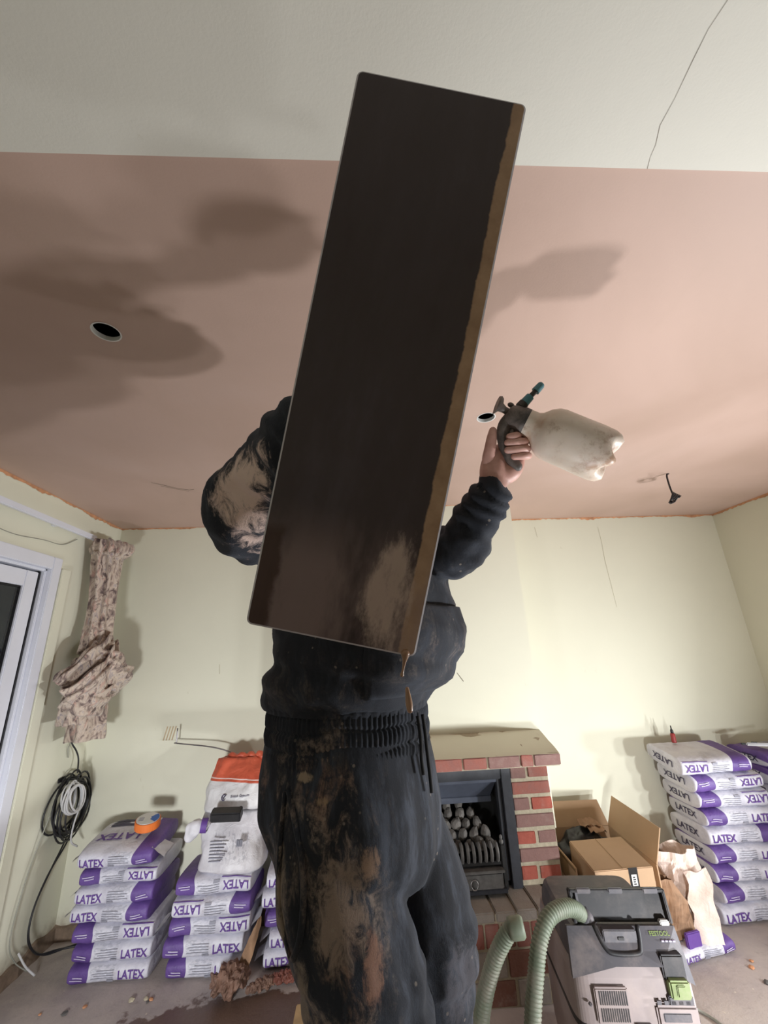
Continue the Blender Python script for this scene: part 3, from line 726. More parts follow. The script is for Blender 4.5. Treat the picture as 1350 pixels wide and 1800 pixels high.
    for d in (flap or []):                       # folded paper ear standing out of an end
        m_ = MB(); rows = []
        for i in range(5):
            for j in range(7):
                a, b = i/4, j/6
                rows.append(V((d*(w/2-.012+.06*a), -l*.42+l*.34*b+.012*a, (t*.42-.10*t*b)*(1-.55*a)-t*.32*a+.006*noise.noise(V((i, j*.7, seed))))))
        m_.add((rows+[r+V((0, .004, -.004)) for r in rows], [(i*7+j, i*7+j+1, (i+1)*7+j+1, (i+1)*7+j) for i in range(4) for j in range(6)]+[(35+i*7+j, 35+(i+1)*7+j, 35+(i+1)*7+j+1, 35+i*7+j+1) for i in range(4) for j in range(6)]))
        m_.build('end_flap', M['bag_white'], o)
    return o
def put(o, x, y, z, kind, yaw=0, tilt=0):
    """kind A: word left, purple right; B: purple left, word right; i = upside down"""
    ry = PI if 'i' in kind else 0; rz = PI if kind[0] == 'B' else 0
    # turned over about the x axis for the far long side, so that both ends can swap
    if kind == 'A': q = Matrix.Identity(3)
    elif kind == 'Ai': q = Matrix.Rotation(PI, 3, 'Y')
    elif kind == 'B': q = Matrix.Rotation(PI, 3, 'Z')
    else: q = Matrix.Rotation(PI, 3, 'X')
    o.matrix_world = Matrix.Translation((x, y, z)) @ Matrix.Rotation(yaw, 4, 'Z') @ Matrix.Rotation(tilt, 4, 'X') @ q.to_4x4(); return o
ords = ['bottom', 'second up', 'third up', 'fourth up', 'fifth up', 'sixth up', 'seventh up', 'eighth up', 'topmost']
def stack(where, group, cx, y0, w, l, t, kinds, dx, yaw=0, flaps={}, end=False, topp=0, seed0=0, dy=None, pitch=None, topword='topmost', tilt={}):
    z = 0; pitch = pitch or t*.97
    for i, k in enumerate(kinds):
        top = i == len(kinds)-1
        o = make_bag(w*random.uniform(.97, 1.02), l, t, seed0+i*1.7+.3, topp if top else False, flaps.get(i), end, side=1 if k[0] == 'B' else -1)
        put(o, cx+dx[i], y0+l/2+(dy[i] if dy else random.uniform(-.01, .01)), t*.47+i*pitch, k, yaw+random.uniform(-.03, .03), tilt.get(i, 0)); o.location.z += abs(math.sin(tilt.get(i, 0)))*l*.40
        nm = topword if top else ords[i]
        look = {'A': 'purple right', 'Ai': 'inverted, purple left', 'B': 'purple left', 'Bi': 'inverted, purple right'}[k]
        tag(o, 'latex bag (%s), %s in %s' % (look, nm, where), 'bag', group)
stack('the stack by the cable coil', 'bags in the stack by the cables', -1.27, 2.635, .385, .325, .086, ['B', 'B', 'Ai', 'A', 'A', 'Ai', 'A'], [.0, .0, -.005, -.03, -.02, -.015, -.04],
      flaps={2: [-1], 3: [-1], 4: [-1], 6: [1, -1]}, topp=1, seed0=2, dy=[0, .005, .0, 0, .005, .01, 0], pitch=.0765, tilt={6: .17, 5: .05})
stack('the stack under the orange sack', 'bags in the stack under the orange sack', -.80, 2.61, .385, .325, .09, ['B', 'B', 'Ai', 'Bi', 'Ai'], [.0, -.02, .0, .01, .01],
      flaps={3: [-1], 2: [-1]}, seed0=31, dy=[0, .0, .0, -.015, 0], pitch=.0805)
stack('the stack partly behind the legs', 'bags in the stack behind the legs', -.345, 2.63, .385, .325, .088, ['A', 'A', 'Ai', 'A', 'A'], [.0, .02, .0, -.015, .0],
      flaps={0: [-1], 1: [-1], 3: [-1]}, topp=1, seed0=53, yaw=.04, pitch=.079)
stack('the tall stack right of the torn sack', 'bags in the tall right-hand stack', 2.11, 2.665, .43, .32, .094, ['A', 'B', 'B', 'B', 'A', 'B', 'Ai', 'Ai', 'Bi'], [-.02, .01, .01, .02, .02, .03, .015, .0, -.045],
      yaw=.0, flaps={0: [-1]}, end=True, topp=2, seed0=77, dy=[0, 0, .0, 0, 0, 0, 0, -.005, -.005], pitch=.0868, tilt={8: .15, 7: .07, 6: .03})
stack('the stack at the right frame edge', 'bags in the stack at the right edge', 2.62, 2.70, .40, .31, .094, ['B', 'A', 'B', 'Ai', 'B', 'A', 'Ai', 'B', 'B'], [0, .01, 0, .01, 0, -.01, .01, 0, .0], end=True, seed0=101, topp=2, pitch=.0868)

# orange masking tape roll on the left stack
def lathe(prof, seg=32):
    vs = []; fs = []; n = len(prof)
    for k in range(seg):
        t = 2*PI*k/seg
        for r, z in prof: vs.append(V((math.cos(t)*r, math.sin(t)*r, z)))
    for k in range(seg):
        k2 = (k+1) % seg
        for i in range(n-1): fs.append((k*n+i, k2*n+i, k2*n+i+1, k*n+i+1))
    return vs, fs
tr = empty('tape_roll', (-1.215, 2.755, .598)); tr.rotation_euler = (.19, .03, .2)
vs, fs = lathe([(.038, .001), (.062, 0), (.064, .003), (.064, .037), (.062, .04), (.038, .039), (.038, .001)]); mesh('tape_ring', vs, fs, M['orange_tape'], tr, False)
vs, fs = lathe([(.0, .0395), (.058, .041), (.058, .0425), (0, .0425)]); lb = mesh('paper_label', vs, fs, M['label_white'], tr)
mesh('blue_panel', [V((math.cos(t)*r, math.sin(t)*r, .0432)) for t in [-.75+.1*k for k in range(16)] for r in (.016, .056)], [(2*i, 2*i+1, 2*i+3, 2*i+2) for i in range(15)], M['blue_print'], lb)
boxes('printed_block', [((-.045, -.02+.009*k, .0424), (-.02, -.016+.009*k, .0432)) for k in range(4)], M['ink_grey'], lb)
tag(tr, 'orange tape roll with white and blue label lying on a latex bag', 'tape roll')

# white printed sack and orange plaster sack standing on the middle stack
def sack(name, w, dpt, h, seed, mat, lean=0, tuck=.75):
    m_ = MB(); n = 22; rings = []
    for i in range(n+1):
        v = i/n; wv = w/2*(1-(1-tuck)*v**2)*(1+.05*math.sin(v*7+seed)); dv = dpt/2*(1-.62*v**1.6)
        if i == 0: wv *= .96; dv *= .9
        rings.append(((0+.006*math.sin(v*5+seed), lean*v, h*v), (1, 0, 0), (0, 1, 0), wv, dv, 3.2))
    m_.loft(rings, 64)
    o = m_.build(name, mat, None, True)
    displace(o.data, lambda p: .014*noise.noise(V((p.x*9, p.y*9, p.z*6+seed)))+.010*(1-abs(noise.noise(V((p.x*22, p.y*14, p.z*12+seed)))*2))*min(1, p.z*12))
    return o
s1 = sack('plaster_sack', .335, .24, .235, 1.3, M['sack_white'], .03, .97); s1.location = (-.735, 2.735, .405); s1.rotation_euler = (-.04, .02, 0)
boxes('printed_code', [((.045+.004*k, -.132, .12), (.047+.004*k, -.120, .15)) for k in range(8)], M['ink_grey'], s1)
boxes('printed_block', [((-.09, -.132, .06+.014*k), (-.03+.01*(k % 3), -.120, .064+.014*k)) for k in range(7)], M['ink_grey'], s1)
m_ = MB()
for k in range(3): m_.limb([(-.14, -.06, .20), (-.19, -.07, .205-.01*k), (-.225, -.065, .19-.02*k)], [.02, .028, .024], 12, 4)
ne = link('twisted_neck', m_.remesh(.006, 3), M['bag_white'], s1, True); displace(ne.data, lambda p: .006*noise.noise(p*40))
mesh('neck_print', *(lambda d: d)(tube_data([(-.135, -.065, .2), (-.165, -.072, .203)], .034, 16, False)), M['purple'], s1, True)
tag(s1, 'crumpled white printed sack lying under the orange and white sack', 'sack')
s2 = sack('plaster_sack', .345, .24, .235, 4.1, M['sack_orange'], .05, .78); s2.location = (-.75, 2.80, .655); s2.rotation_euler = (-.06, -.03, 0)
tv, tf = text2d('British Gypsum', .012)
def on_sack(x, z):     # front face of the orange sack (y at that height)
    v = max(0, z/.235); return V((x, .05*v-.12*(1-.62*v**1.6)*(1-min(.99, abs(x)/.172)**3.2)**(1/3.2)-.010, z))
mesh('lettering', [on_sack(.045+x*.0155, .068+y*.0155) for x, y in tv], tf, M['ink_dark'], s2)
m_ = MB(); pr = [on_sack(-.042+.012*math.cos(t), .069+.012*math.sin(t)) for t in [.6+.33*k for k in range(15)]]; m_.add(tube_data(pr, .0028, 6)); m_.add(tube_data([on_sack(-.047, .063), on_sack(-.042, .069), on_sack(-.036, .075)], .003, 6)); m_.build('emblem', M['ink_dark'], s2)
m_ = MB()
for k in range(4): m_.limb([(-.07+.06*k, .05, .225), (-.05+.055*k, .04, .248), (-.02+.05*k, .03, .236)], [.02, .022, .018], 12, 4)
ne = link('folded_top', m_.remesh(.006, 3), M['sack_orange'], s2, True); displace(ne.data, lambda p: .006*noise.noise(p*40))
tag(s2, 'orange and white plaster sack on top of the middle stack', 'sack')
ph = empty('black_sponge', (-.752, 2.625, .645)); ph.rotation_euler = (.35, .03, .02)
box('body', (-.078, -.02, 0), (.078, .035, .05), M['black_plastic'], ph, .006); box('end_cap', (.06, -.021, .002), (.079, .036, .051), M['gasket'], ph, .004)
tag(ph, 'black rectangular block resting on the crumpled white sack', 'block')
# grey sack standing behind the third stack
s3 = sack('plaster_sack', .26, .2, .36, 7.7, M['sack_white'], .02, .8); s3.location = (-.43, 2.86, .39); s3.rotation_euler = (0, .0, .1)
box('dark_label', (-.13, -.112, .06), (-.03, -.107, .115), M['ink_dark'], s3)
tag(s3, 'pale sack standing upright beside the legs, next to the orange sack', 'sack')
# bent wire rod sticking out from behind the sacks
ro = empty('bent_rod', (-.9, 2.94, .6))
tube('rod', [(-.29, .02, .45), (-.288, .02, .375), (-.284, .018, .366), (-.05, -.01, .338), (.12, -.02, .29)], .004, M['steel'], ro, 8, 5)
tube('rod_grip', [(.12, -.02, .29), (.2, -.02, .18), (.22, -.02, .02)], .009, M['black_plastic'], ro, 8, 4)
tag(ro, 'thin bent metal rod sticking out left behind the orange sack', 'rod')
sl = MB(); 
for k in range(4):
    x0 = -1.30+.018*k; sl.add(([V((x0, D-.0015, .975)), V((x0+.008, D-.0015, .975)), V((x0+.026, D-.0015, 1.055)), V((x0+.018, D-.0015, 1.055))], [(0, 1, 2, 3)]))
sl.build('drip_stain', M['stain'], wb, False)

# ------------------------------------------------------------------ torn sack, cartons, knife on the right
def crumple(name, rings, seg, mat, amp, seed, closed_bottom=True):
    vs = []; fs = []; n = len(rings)
    for i, (c, ru, rv, rot) in enumerate(rings):
        for k in range(seg):
            t = 2*PI*k/seg+rot; p = V(c)+V((math.cos(t)*ru, math.sin(t)*rv, 0))
            q = p*11+V((seed, 0, 0)); d = noise.noise(q)*amp+(.5-abs(noise.noise(q*2.1)))*amp*.8
            vs.append(p+V((math.cos(t)*d, math.sin(t)*d, .6*amp*noise.noise(q*1.5+V((9, 9, 9))))))
    for i in range(n-1):
        for k in range(seg): k2 = (k+1) % seg; fs.append((i*seg+k, i*seg+k2, (i+1)*seg+k2, (i+1)*seg+k))
    if closed_bottom: fs.append(tuple(range(seg-1, -1, -1)))
    return vs, fs
tsk = empty('torn_sack', (1.615, 2.60, 0))
rg = []
for i in range(20):
    v = i/19; rg.append(((.02+.03*v, .03*v, .02+.36*v), .125*(1-.25*v**2)+.012*math.sin(v*8), .10*(1-.35*v), .2*v))
vs, fs = crumple('paper', rg, 48, None, .035, 2.2)
o = mesh('outer_paper', vs, fs, M['torn'], tsk, False)
sm = o.modifiers.new('t', 'SOLIDIFY'); sm.thickness = .003
rg = [((-.06-.01*i, -.075-.004*i, .07+.035*i), .085-.004*i, .03, .1*i) for i in range(8)]
vs, fs = crumple('paper', rg, 36, None, .03, 6.1); mesh('kraft_lining', vs, fs, M['kraft'], tsk, False)
vs = []; fs = []
for i in range(14):
    for j in range(9):
        a, b = i/13, j/8; p = V((-.02+.13*b+.03*a, -.135+.05*a+.03*(b-.5)**2, .02+.30*a)); p += V((.012*noise.noise(p*18), .03*noise.noise(p*13+V((3, 0, 0))), .02*noise.noise(p*14+V((0, 5, 0))))); vs.append(p)
for i in range(13):
    for j in range(8): k = i*9+j; fs.append((k, k+1, k+10, k+9))
mesh('torn_flap', vs+[p+V((0, .003, 0)) for p in vs], fs+[tuple(x+126 for x in f[::-1]) for f in fs], M['torn'], tsk, True)
box('purple_panel', (-.12, -.13, .03), (-.035, -.112, .11), M['purple'], tsk, .004, Matrix.Rotation(.2, 4, 'Z'))
tag(tsk, 'torn crumpled paper sack with tan lining beside the tall bag stack', 'sack')
fl_ = make_bag(.33, .22, .06, 140.2); put(fl_, 1.60, 2.56, .03, 'A', .2); fl_.name = 'latex_bag'
tag(fl_, 'half-empty latex bag lying flat on the floor under the torn paper sack', 'bag')

bx_ = empty('open_carton', (1.25, 2.68, 0), -.06)
t_ = .006; W2, D2, HB = .205, .24, .40; tag(bx_, 'open cardboard box with raised flaps beside the brick fireplace', 'box')
for nme, lo, hi in (('carton_side', (-W2, -D2, 0), (-W2+t_, D2, HB)), ('carton_side', (W2-t_, -D2, 0), (W2, D2, HB)), ('carton_back', (-W2, D2-t_, 0), (W2, D2, HB)), ('carton_front', (-W2, -D2, 0), (W2, -D2+t_, .12)), ('carton_base', (-W2, -D2, 0), (W2, D2, t_))): box(nme, lo, hi, M['card'], bx_)
def flap(name, hinge0, hinge1, out, ln, mat, skew=0):
    a, b, o_ = V(hinge0), V(hinge1), V(out).normalized()*ln; e = (b-a).normalized()*skew; nr = (b-a).cross(o_).normalized()*.005
    q = [a, b, b+o_-e, a+o_+e]; return mesh(name, q+[p+nr for p in q], [(0, 1, 2, 3), (7, 6, 5, 4), (0, 4, 5, 1), (1, 5, 6, 2), (2, 6, 7, 3), (3, 7, 4, 0)], mat, bx_)
flap('flap', (-W2, D2, HB), (W2, D2, HB), (0, .35, 1), .13, M['card'], .03)
flap('flap', (W2, D2, HB), (W2, -D2, HB), (.35, 0, 1), .16, M['card'], .0)
flap('flap', (-W2, -D2, HB), (-W2, D2, HB), (.25, 0, -1), .14, M['card_in'], .01)
flap('flap', (-W2-.002, -D2, .3), (-W2-.002, D2, .3), (-.35, 0, -1), .2, M['card'], .01)
m_ = MB()
m_.limb([(-.12, .1, .3), (0, .12, .36), (.12, .1, .33)], [.06, .07, .05], 16, 5)
bl = link('black_bin_liner', m_.remesh(.012, 2), M['black_plastic'], None, True); displace(bl.data, lambda p: .025*noise.noise(p*16)+.012*noise.noise(p*40)); bl.location = (1.25, 2.70, 0); tag(bl, 'crumpled black plastic bag stuffed inside the open cardboard box', 'bag')
pp = MB(); vs = []; fs = []
for i in range(8):
    for j in range(8): p = V((.02+.12*i/7-.06, .02*math.sin(j)+.1*j/7-.05, .03*noise.noise(V((i*.6, j*.6, 3))))); vs.append(p)
for i in range(7):
    for j in range(7): k = i*8+j; fs.append((k, k+8, k+9, k+1))
pp = mesh('paper_scrap', vs+[p+V((0, 0, .002)) for p in vs], fs+[tuple(x+64 for x in f[::-1]) for f in fs], M['kraft'], None, True); pp.location = (1.30, 2.80, .44); pp.rotation_euler = (.3, .1, .3); tag(pp, 'scrap of brown paper on the black plastic in the open box', 'paper')
ic = empty('sealed_carton', (1.225, 2.47, .135), -.04); ic.rotation_euler = (.08, -.03, -.05)
box('carton_body', (-.143, -.12, 0), (.143, .15, .315), M['card'], ic, .004)
boxes('top_seam', [((-.143, -.118, .3148), (.143, -.118, .3158)), ((-.002, -.12, .3148), (.001, .15, .3156))], M['card_in'], ic)
tp = box('sealing_tape', (.022, -.1215, .04), (.064, -.119, .317), M['tape_black'], ic)
for k in range(3): 
    lb = box('tape_label', (.031, -.1228, .245-.075*k), (.056, -.121, .29-.075*k), M['label_white'], ic)
    boxes('print', [((.037, -.1236, .25-.075*k+.009*j), (.050-.003*(j % 2), -.1227, .255-.075*k+.009*j)) for j in range(4)], M['tape_black'], lb)
tag(ic, 'sealed brown cardboard box with black tape standing in the open box', 'box')
cs = empty('cardboard_sheet', (1.04, 2.60, 0)); cs.rotation_euler = (0, -.25, -.1)
box('sheet', (0, -.13, 0), (.006, .12, .22), M['card_in'], cs); box('sheet', (.016, -.12, 0), (.021, .1, .19), M['card'], cs)
tag(cs, 'folded cardboard sheets wedged between the brick pier and the boxes', 'cardboard')
# glue bottle behind the tall stack and craft knife on the edge stack
gb_ = empty('marker_pen', (2.0, 2.90, .822)); gb_.rotation_euler = (0, 0, 0)
mesh('pen_body', *lathe([(0, 0), (.013, 0), (.014, .004), (.014, .05), (.010, .056), (0, .056)], 16), M['red_pen'], gb_, True); mesh('pen_cap', *lathe([(0, .056), (.009, .056), (.009, .07), (.004, .082), (.003, .10), (0, .10)], 16), M['black_plastic'], gb_, True)
tag(gb_, 'small red and black tube standing on the tall bag stack', 'tube')
kn = empty('utility_knife', (2.47, 2.80, .80)); kn.rotation_euler = (0, 0, -.45)
box('knife_body', (-.06, -.012, 0), (.06, .012, .018), M['alu'], kn, .005); box('knife_nose', (-.085, -.008, .003), (-.06, .008, .014), M['black_plastic'], kn, .003); box('slider', (-.03, -.005, .018), (.0, .005, .023), M['black_plastic'], kn, .002)
tag(kn, 'grey utility knife lying on the bags at the right edge', 'knife')

# ------------------------------------------------------------------ vacuum extractor
VX, VY = .850, 1.695
vc = empty('dust_extractor', (VX, VY, 0), -.13); tag(vc, 'dusty grey and black dust extractor with open lid and green latches', 'vacuum')
def vb(name, lo, hi, mat, bev=.006, par=vc, M_=None): return box(name, lo, hi, mat, par, bev, M_)
def prism(name, rings, mat, par=vc, p=9, seg=48):
    m_ = MB(); m_.loft([((cx, cy, z), (1, 0, 0), (0, 1, 0), rx, ry, p) for z, cx, cy, rx, ry in rings], seg); return m_.build(name, mat, par, False)
prism('container', [(.06, 0, .22, .185, .215), (.10, 0, .22, .19, .22), (.30, 0, .22, .195, .22), (.305, 0, .22, .195, .22)], M['vac_pale'])
prism('black_band', [(.302, 0, .22, .197, .223), (.318, 0, .22, .197, .223)], M['vac_black'])
prism('motor_housing', [(.318, 0, .22, .196, .221), (.43, 0, .225, .194, .218), (.455, 0, .228, .188, .212)], M['vac_pale'])
hd = prism('hood', [(.44, .002, .228, .186, .205), (.49, .002, .23, .182, .196), (.52, .003, .232, .172, .185), (.53, .003, .232, .162, .175)], M['vac_dark'])
mesh('hood_apron', [V(p) for p in ((-.19, .012, .425), (-.05, .0, .462), (.1, .0, .462), (.192, .012, .41), (.180, .052, .542), (-.178, .052, .542), (-.19, .03, .425), (-.05, .03, .462), (.1, .03, .462), (.192, .03, .41), (.18, .075, .535), (-.178, .075, .535))], [(0, 1, 5), (1, 2, 5), (2, 4, 5), (2, 3, 4), (0, 6, 7, 1), (1, 7, 8, 2), (2, 8, 9, 3), (4, 10, 11, 5), (3, 9, 10, 4), (0, 5, 11, 6)], M['vac_dark'], vc)
MxL = Matrix.Translation((.008, .078, .538)) @ Matrix.Rotation(-.22, 4, 'X')
lid = empty('lid', (0, 0, 0)); lid.parent = vc; lid.matrix_local = MxL
box('lid_panel', (-.155, .0, .0), (.175, .01, .092), M['vac_black'], lid, .004)
for lo, hi in (((-.155, -.022, .082), (.175, .01, .092)), ((-.155, -.022, 0), (-.145, .01, .092)), ((.165, -.022, 0), (.175, .01, .092))): box('lid_rim', lo, hi, M['vac_black'], lid, .003)
for x0 in (-.13, -.02, .1): box('lid_clip', (x0, -.027, .08), (x0+.05, -.02, .096), M['vac_dark'], lid, .003)
box('lid_rib', (-.132, -.01, .005), (-.124, .0, .09), M['vac_dark'], lid); box('hinge', (.13, -.026, -.006), (.16, -.004, .012), M['label_white'], lid, .003)
# handle recess in the hood front
tube('handle_recess', [(-.085, .052, .545), (-.07, .026, .50), (-.045, .016, .487), (.03, .016, .487), (.047, .026, .50), (.06, .052, .545)], .007, M['vac_black'], vc, 8, 5)
vb('recess_panel', (-.066, .03, .498), (.044, .06, .541), M['vac_dark'], .003)
vb('recess_slot', (-.02, .026, .515), (.0, .05, .524), M['vac_black'], .001)
# latch
lt = vb('latch_pocket', (.095, .0, .425), (.165, .03, .492), M['vac_black'], .004)
vb('latch', (.1, -.018, .39), (.162, .012, .437), M['vac_green'], .005); vb('latch_tongue', (.118, -.024, .40), (.145, -.016, .43), M['vac_green'], .003); vb('latch_plate', (.093, -.008, .372), (.168, .005, .395), M['vac_dark'], .003)
vb('carry_latch', (.182, .14, .45), (.203, .19, .53), M['vac_lime'], .005)
# vent grille: frame, slats
vg = vb('vent_frame', (-.135, -.010, .325), (-.03, .004, .415), M['vac_pale'], .004)
for k in range(13):
    for r, (za, zb) in enumerate(((.334, .366), (.374, .408))):
        xx = -.122+k*.0068; vb('vent_slot', (xx, -.0115, za), (xx+.0036, -.008, zb), M['vac_black'], 0, vg)
vb('knob', (-.158, -.014, .37), (-.147, .0, .378), M['vac_dark'], .003)
bk = vb('front_clamp', (-.022, -.026, .24), (.032, .002, .328), M['vac_dark'], .006)
vb('clamp_plate', (-.014, -.030, .25), (.024, -.024, .318), M['vac_black'], .003)
vb('control_panel', (.05, -.010, .318), (.175, .004, .372), M['vac_pale'], .006); vb('display', (.066, -.0125, .335), (.15, -.008, .357), M['vac_dark'], .002)
boxes('icon_print', [((.055+.022*k, -.008, .374), (.068+.022*k, -.0035, .384)) for k in range(5)], M['vac_dark'], vc)
tv, tf = text2d('FESTOOL', .03); mesh('lettering', [V((.122+x*.012, .0395+.62*(y*.012), .528+y*.010)) for x, y in tv], tf, M['vac_green'], vc)
boxes('small_print', [((.12+.012*k, .028, .511), (.128+.012*k, .034, .515)) for k in range(4)], M['ink_light'], vc)
for x0 in (-.15, .15):
    vs, fs = tube_data([(x0-.015, .05, .04), (x0+.015, .05, .04)], .04, 16); mesh('castor', vs, fs, M['vac_black'], vc)
    vs, fs = tube_data([(x0-.02, .36, .07), (x0+.02, .36, .07)], .07, 20); mesh('wheel', vs, fs, M['vac_black'], vc)
# corrugated hose: port at the hood's left, over and down to the floor, round, and up again to its free end
hp = catmull([(.76, 1.80, .545), (.715, 1.775, .585), (.655, 1.745, .60), (.60, 1.72, .590), (.555, 1.70, .54), (.525, 1.69, .46), (.50, 1.68, .38), (.47, 1.66, .26), (.44, 1.63, .13), (.41, 1.60, .045), (.36, 1.61, .03), (.325, 1.66, .07), (.325, 1.71, .20), (.345, 1.735, .33), (.372, 1.73, .42), (.405, 1.715, .50), (.437, 1.70, .555), (.465, 1.69, .588), (.485, 1.685, .592)], 12)
# resample evenly
L = [0]
for a, b in zip(hp, hp[1:]): L.append(L[-1]+(b-a).length)
n = int(L[-1]/.0028); P = []; R = []; j = 0
for i in range(n+1):
    s_ = L[-1]*i/n
    while j < len(L)-2 and L[j+1] < s_: j += 1
    P.append(hp[j].lerp(hp[j+1], (s_-L[j])/max(1e-9, L[j+1]-L[j]))); R.append(.0245+.0022*math.cos(2*PI*s_/.0105))
vs, fs = tube_data(P, R, 18); hs = empty('suction_hose', tuple(P[len(P)//2])); off = V(hs.location)
mesh('corrugated_tube', [p-off for p in vs], fs, M['hose'], hs, True)
e1 = P[-1]; d1 = (P[-1]-P[-8]).normalized(); vs, fs = tube_data([e1-d1*.03, e1-d1*.02, e1+d1*.012, e1+d1*.02], [.029, .031, .031, .024], 18); mesh('end_cuff', [p-off for p in vs], fs, M['hose'], hs, True)
e0 = P[0]; d0 = (P[0]-P[8]).normalized(); vs, fs = tube_data([e0-d0*.02, e0+d0*.02, e0+d0*.045], [.03, .031, .026], 18); mesh('port_cuff', [p-off for p in vs], fs, M['vac_dark'], hs, True)
tag(hs, 'grey-green corrugated hose looping down from the dust extractor', 'hose')
pc = empty('power_cable', (1.2, 1.95, 0)); tube('cable', [V(p)-V((1.2, 1.95, 0)) for p in ((1.03, 2.0, .38), (1.12, 2.08, .25), (1.25, 2.19, .08), (1.34, 2.2, .012), (1.385, 2.13, .006), (1.40, 2.0, .006), (1.35, 1.8, .006), (1.4, 1.6, .006))], .005, M['cable_grey'], pc, 8, 8)
box('plug', (.17, -.39, 0), (.23, -.34, .035), M['black_plastic'], pc, .008)
tag(pc, 'thin dark cable running from the dust extractor across the floor', 'cable')

# ------------------------------------------------------------------ curtain, rail and cables on the left wall
cr = empty('curtain_rail', (XL, 2.0, 2.235)); box('rail', (.03, -1.6, -.016), (.055, .68, .016), M['upvc'], cr, .004)
for y in (-1.2, -.4, .35): box('rail_bracket', (0, y-.012, -.012), (.035, y+.012, .02), M['upvc'], cr, .003)
tag(cr, 'white curtain rail above the sliding door', 'curtain rail')
ct = empty('knotted_curtain', (-1.665, 2.74, 1.1))
def pleat(name, rows, seg, amp, nf, mat, par, seed=0):
    vs = []; fs = []; n = len(rows)
    for i, (c, ru, rv, ph) in enumerate(rows):
        for k in range(seg):
            t = 2*PI*k/seg; f = 1+amp*math.sin(nf*t+ph+1.2*noise.noise(V((i*.18, t, seed))))+.06*noise.noise(V((math.cos(t)*2, math.sin(t)*2, i*.3+seed)))
            vs.append(V(c)+V((math.cos(t)*ru*f, math.sin(t)*rv*f, .01*noise.noise(V((t*2, i*.4, seed))))))
    for i in range(n-1):
        for k in range(seg): k2 = (k+1) % seg; fs.append((i*seg+k, i*seg+k2, (i+1)*seg+k2, (i+1)*seg+k))
    fs.append(tuple(range(seg-1, -1, -1))); fs.append(tuple((n-1)*seg+k for k in range(seg)))
    return mesh(name, vs, fs, mat, par, True)
pleat('drape', [((-.0+.015*(1-v), .0+.01*math.sin(v*5), .42+.62*v), .07-.01*math.sin(v*PI), .098-.02*math.sin(v*PI), v*1.2) for v in [i/24 for i in range(25)]], 96, .2, 8, M['curtain'], ct, 1)
pleat('header', [((.0+.015*q, .025*q, 1.02+.10*q), .075+.03*math.sin(q*3), .10+.045*q, 2+q) for q in [i/8 for i in range(9)]], 80, .16, 13, M['curtain'], ct, 4)
pleat('header_tape', [((.002, .0, 1.02+.02*q), .084, .108, 1) for q in [0, .5, 1]], 80, .08, 16, M['curtain'], ct, 9)
# knot: three fat folded bands over a core
m_ = MB(); m_.ell((.02, -.035, .27), (.105, .145, .15), 24)
def band(pts, r, seed):
    P = catmull(pts, 10); vs, fs = tube_data(P, [r*(1+.12*math.sin(i*.5+seed)) for i in range(len(P))], 40, True, (1.5, .55), (0, 0, 1))
    out = []
    for i, p in enumerate(vs):
        k = i % 40; c = P[i//40]; d = p-c; out.append(c+d*(1+.24*math.sin(7*2*PI*k/40+seed+i//40*.05)))
    return out, fs
core = link('knot_core', m_.remesh(.012, 3), M['curtain'], ct, True); displace(core.data, lambda p: .018*noise.noise(p*14)+.010*math.sin(p.z*120+p.y*60))
for i, (pts, r) in enumerate((([(.04, .09, .40), (.10, .03, .37), (.13, -.06, .31), (.12, -.15, .24), (.04, -.19, .18)], .07),
                              ([(.02, -.12, .37), (.11, -.10, .33), (.14, -.0, .27), (.11, .085, .22), (.03, .11, .16)], .066),
                              ([(.0, .09, .44), (.08, .0, .43), (.09, -.09, .385), (.05, -.16, .31), (.0, -.19, .24)], .06),
                              ([(.03, -.18, .22), (.11, -.13, .16), (.12, -.03, .15), (.08, .06, .18)], .055))):
    vs, fs = band(pts, r, i*1.3); mesh('knot_fold', vs, fs, M['curtain'], ct, True)
pleat('tail', [((.03+.02*q, .01-.0*q, .19-.24*q), .075+.012*q, .085+.02*q, q*2) for q in [i/12 for i in range(13)]], 64, .2, 5, M['curtain'], ct, 12)
pleat('tail', [((.03, -.11-.01*q, .18-.13*q), .06, .075, q*2) for q in [i/8 for i in range(9)]], 64, .2, 5, M['curtain'], ct, 17)
tag(ct, 'patterned curtain tied in a big knot, hanging in the left corner', 'curtain')
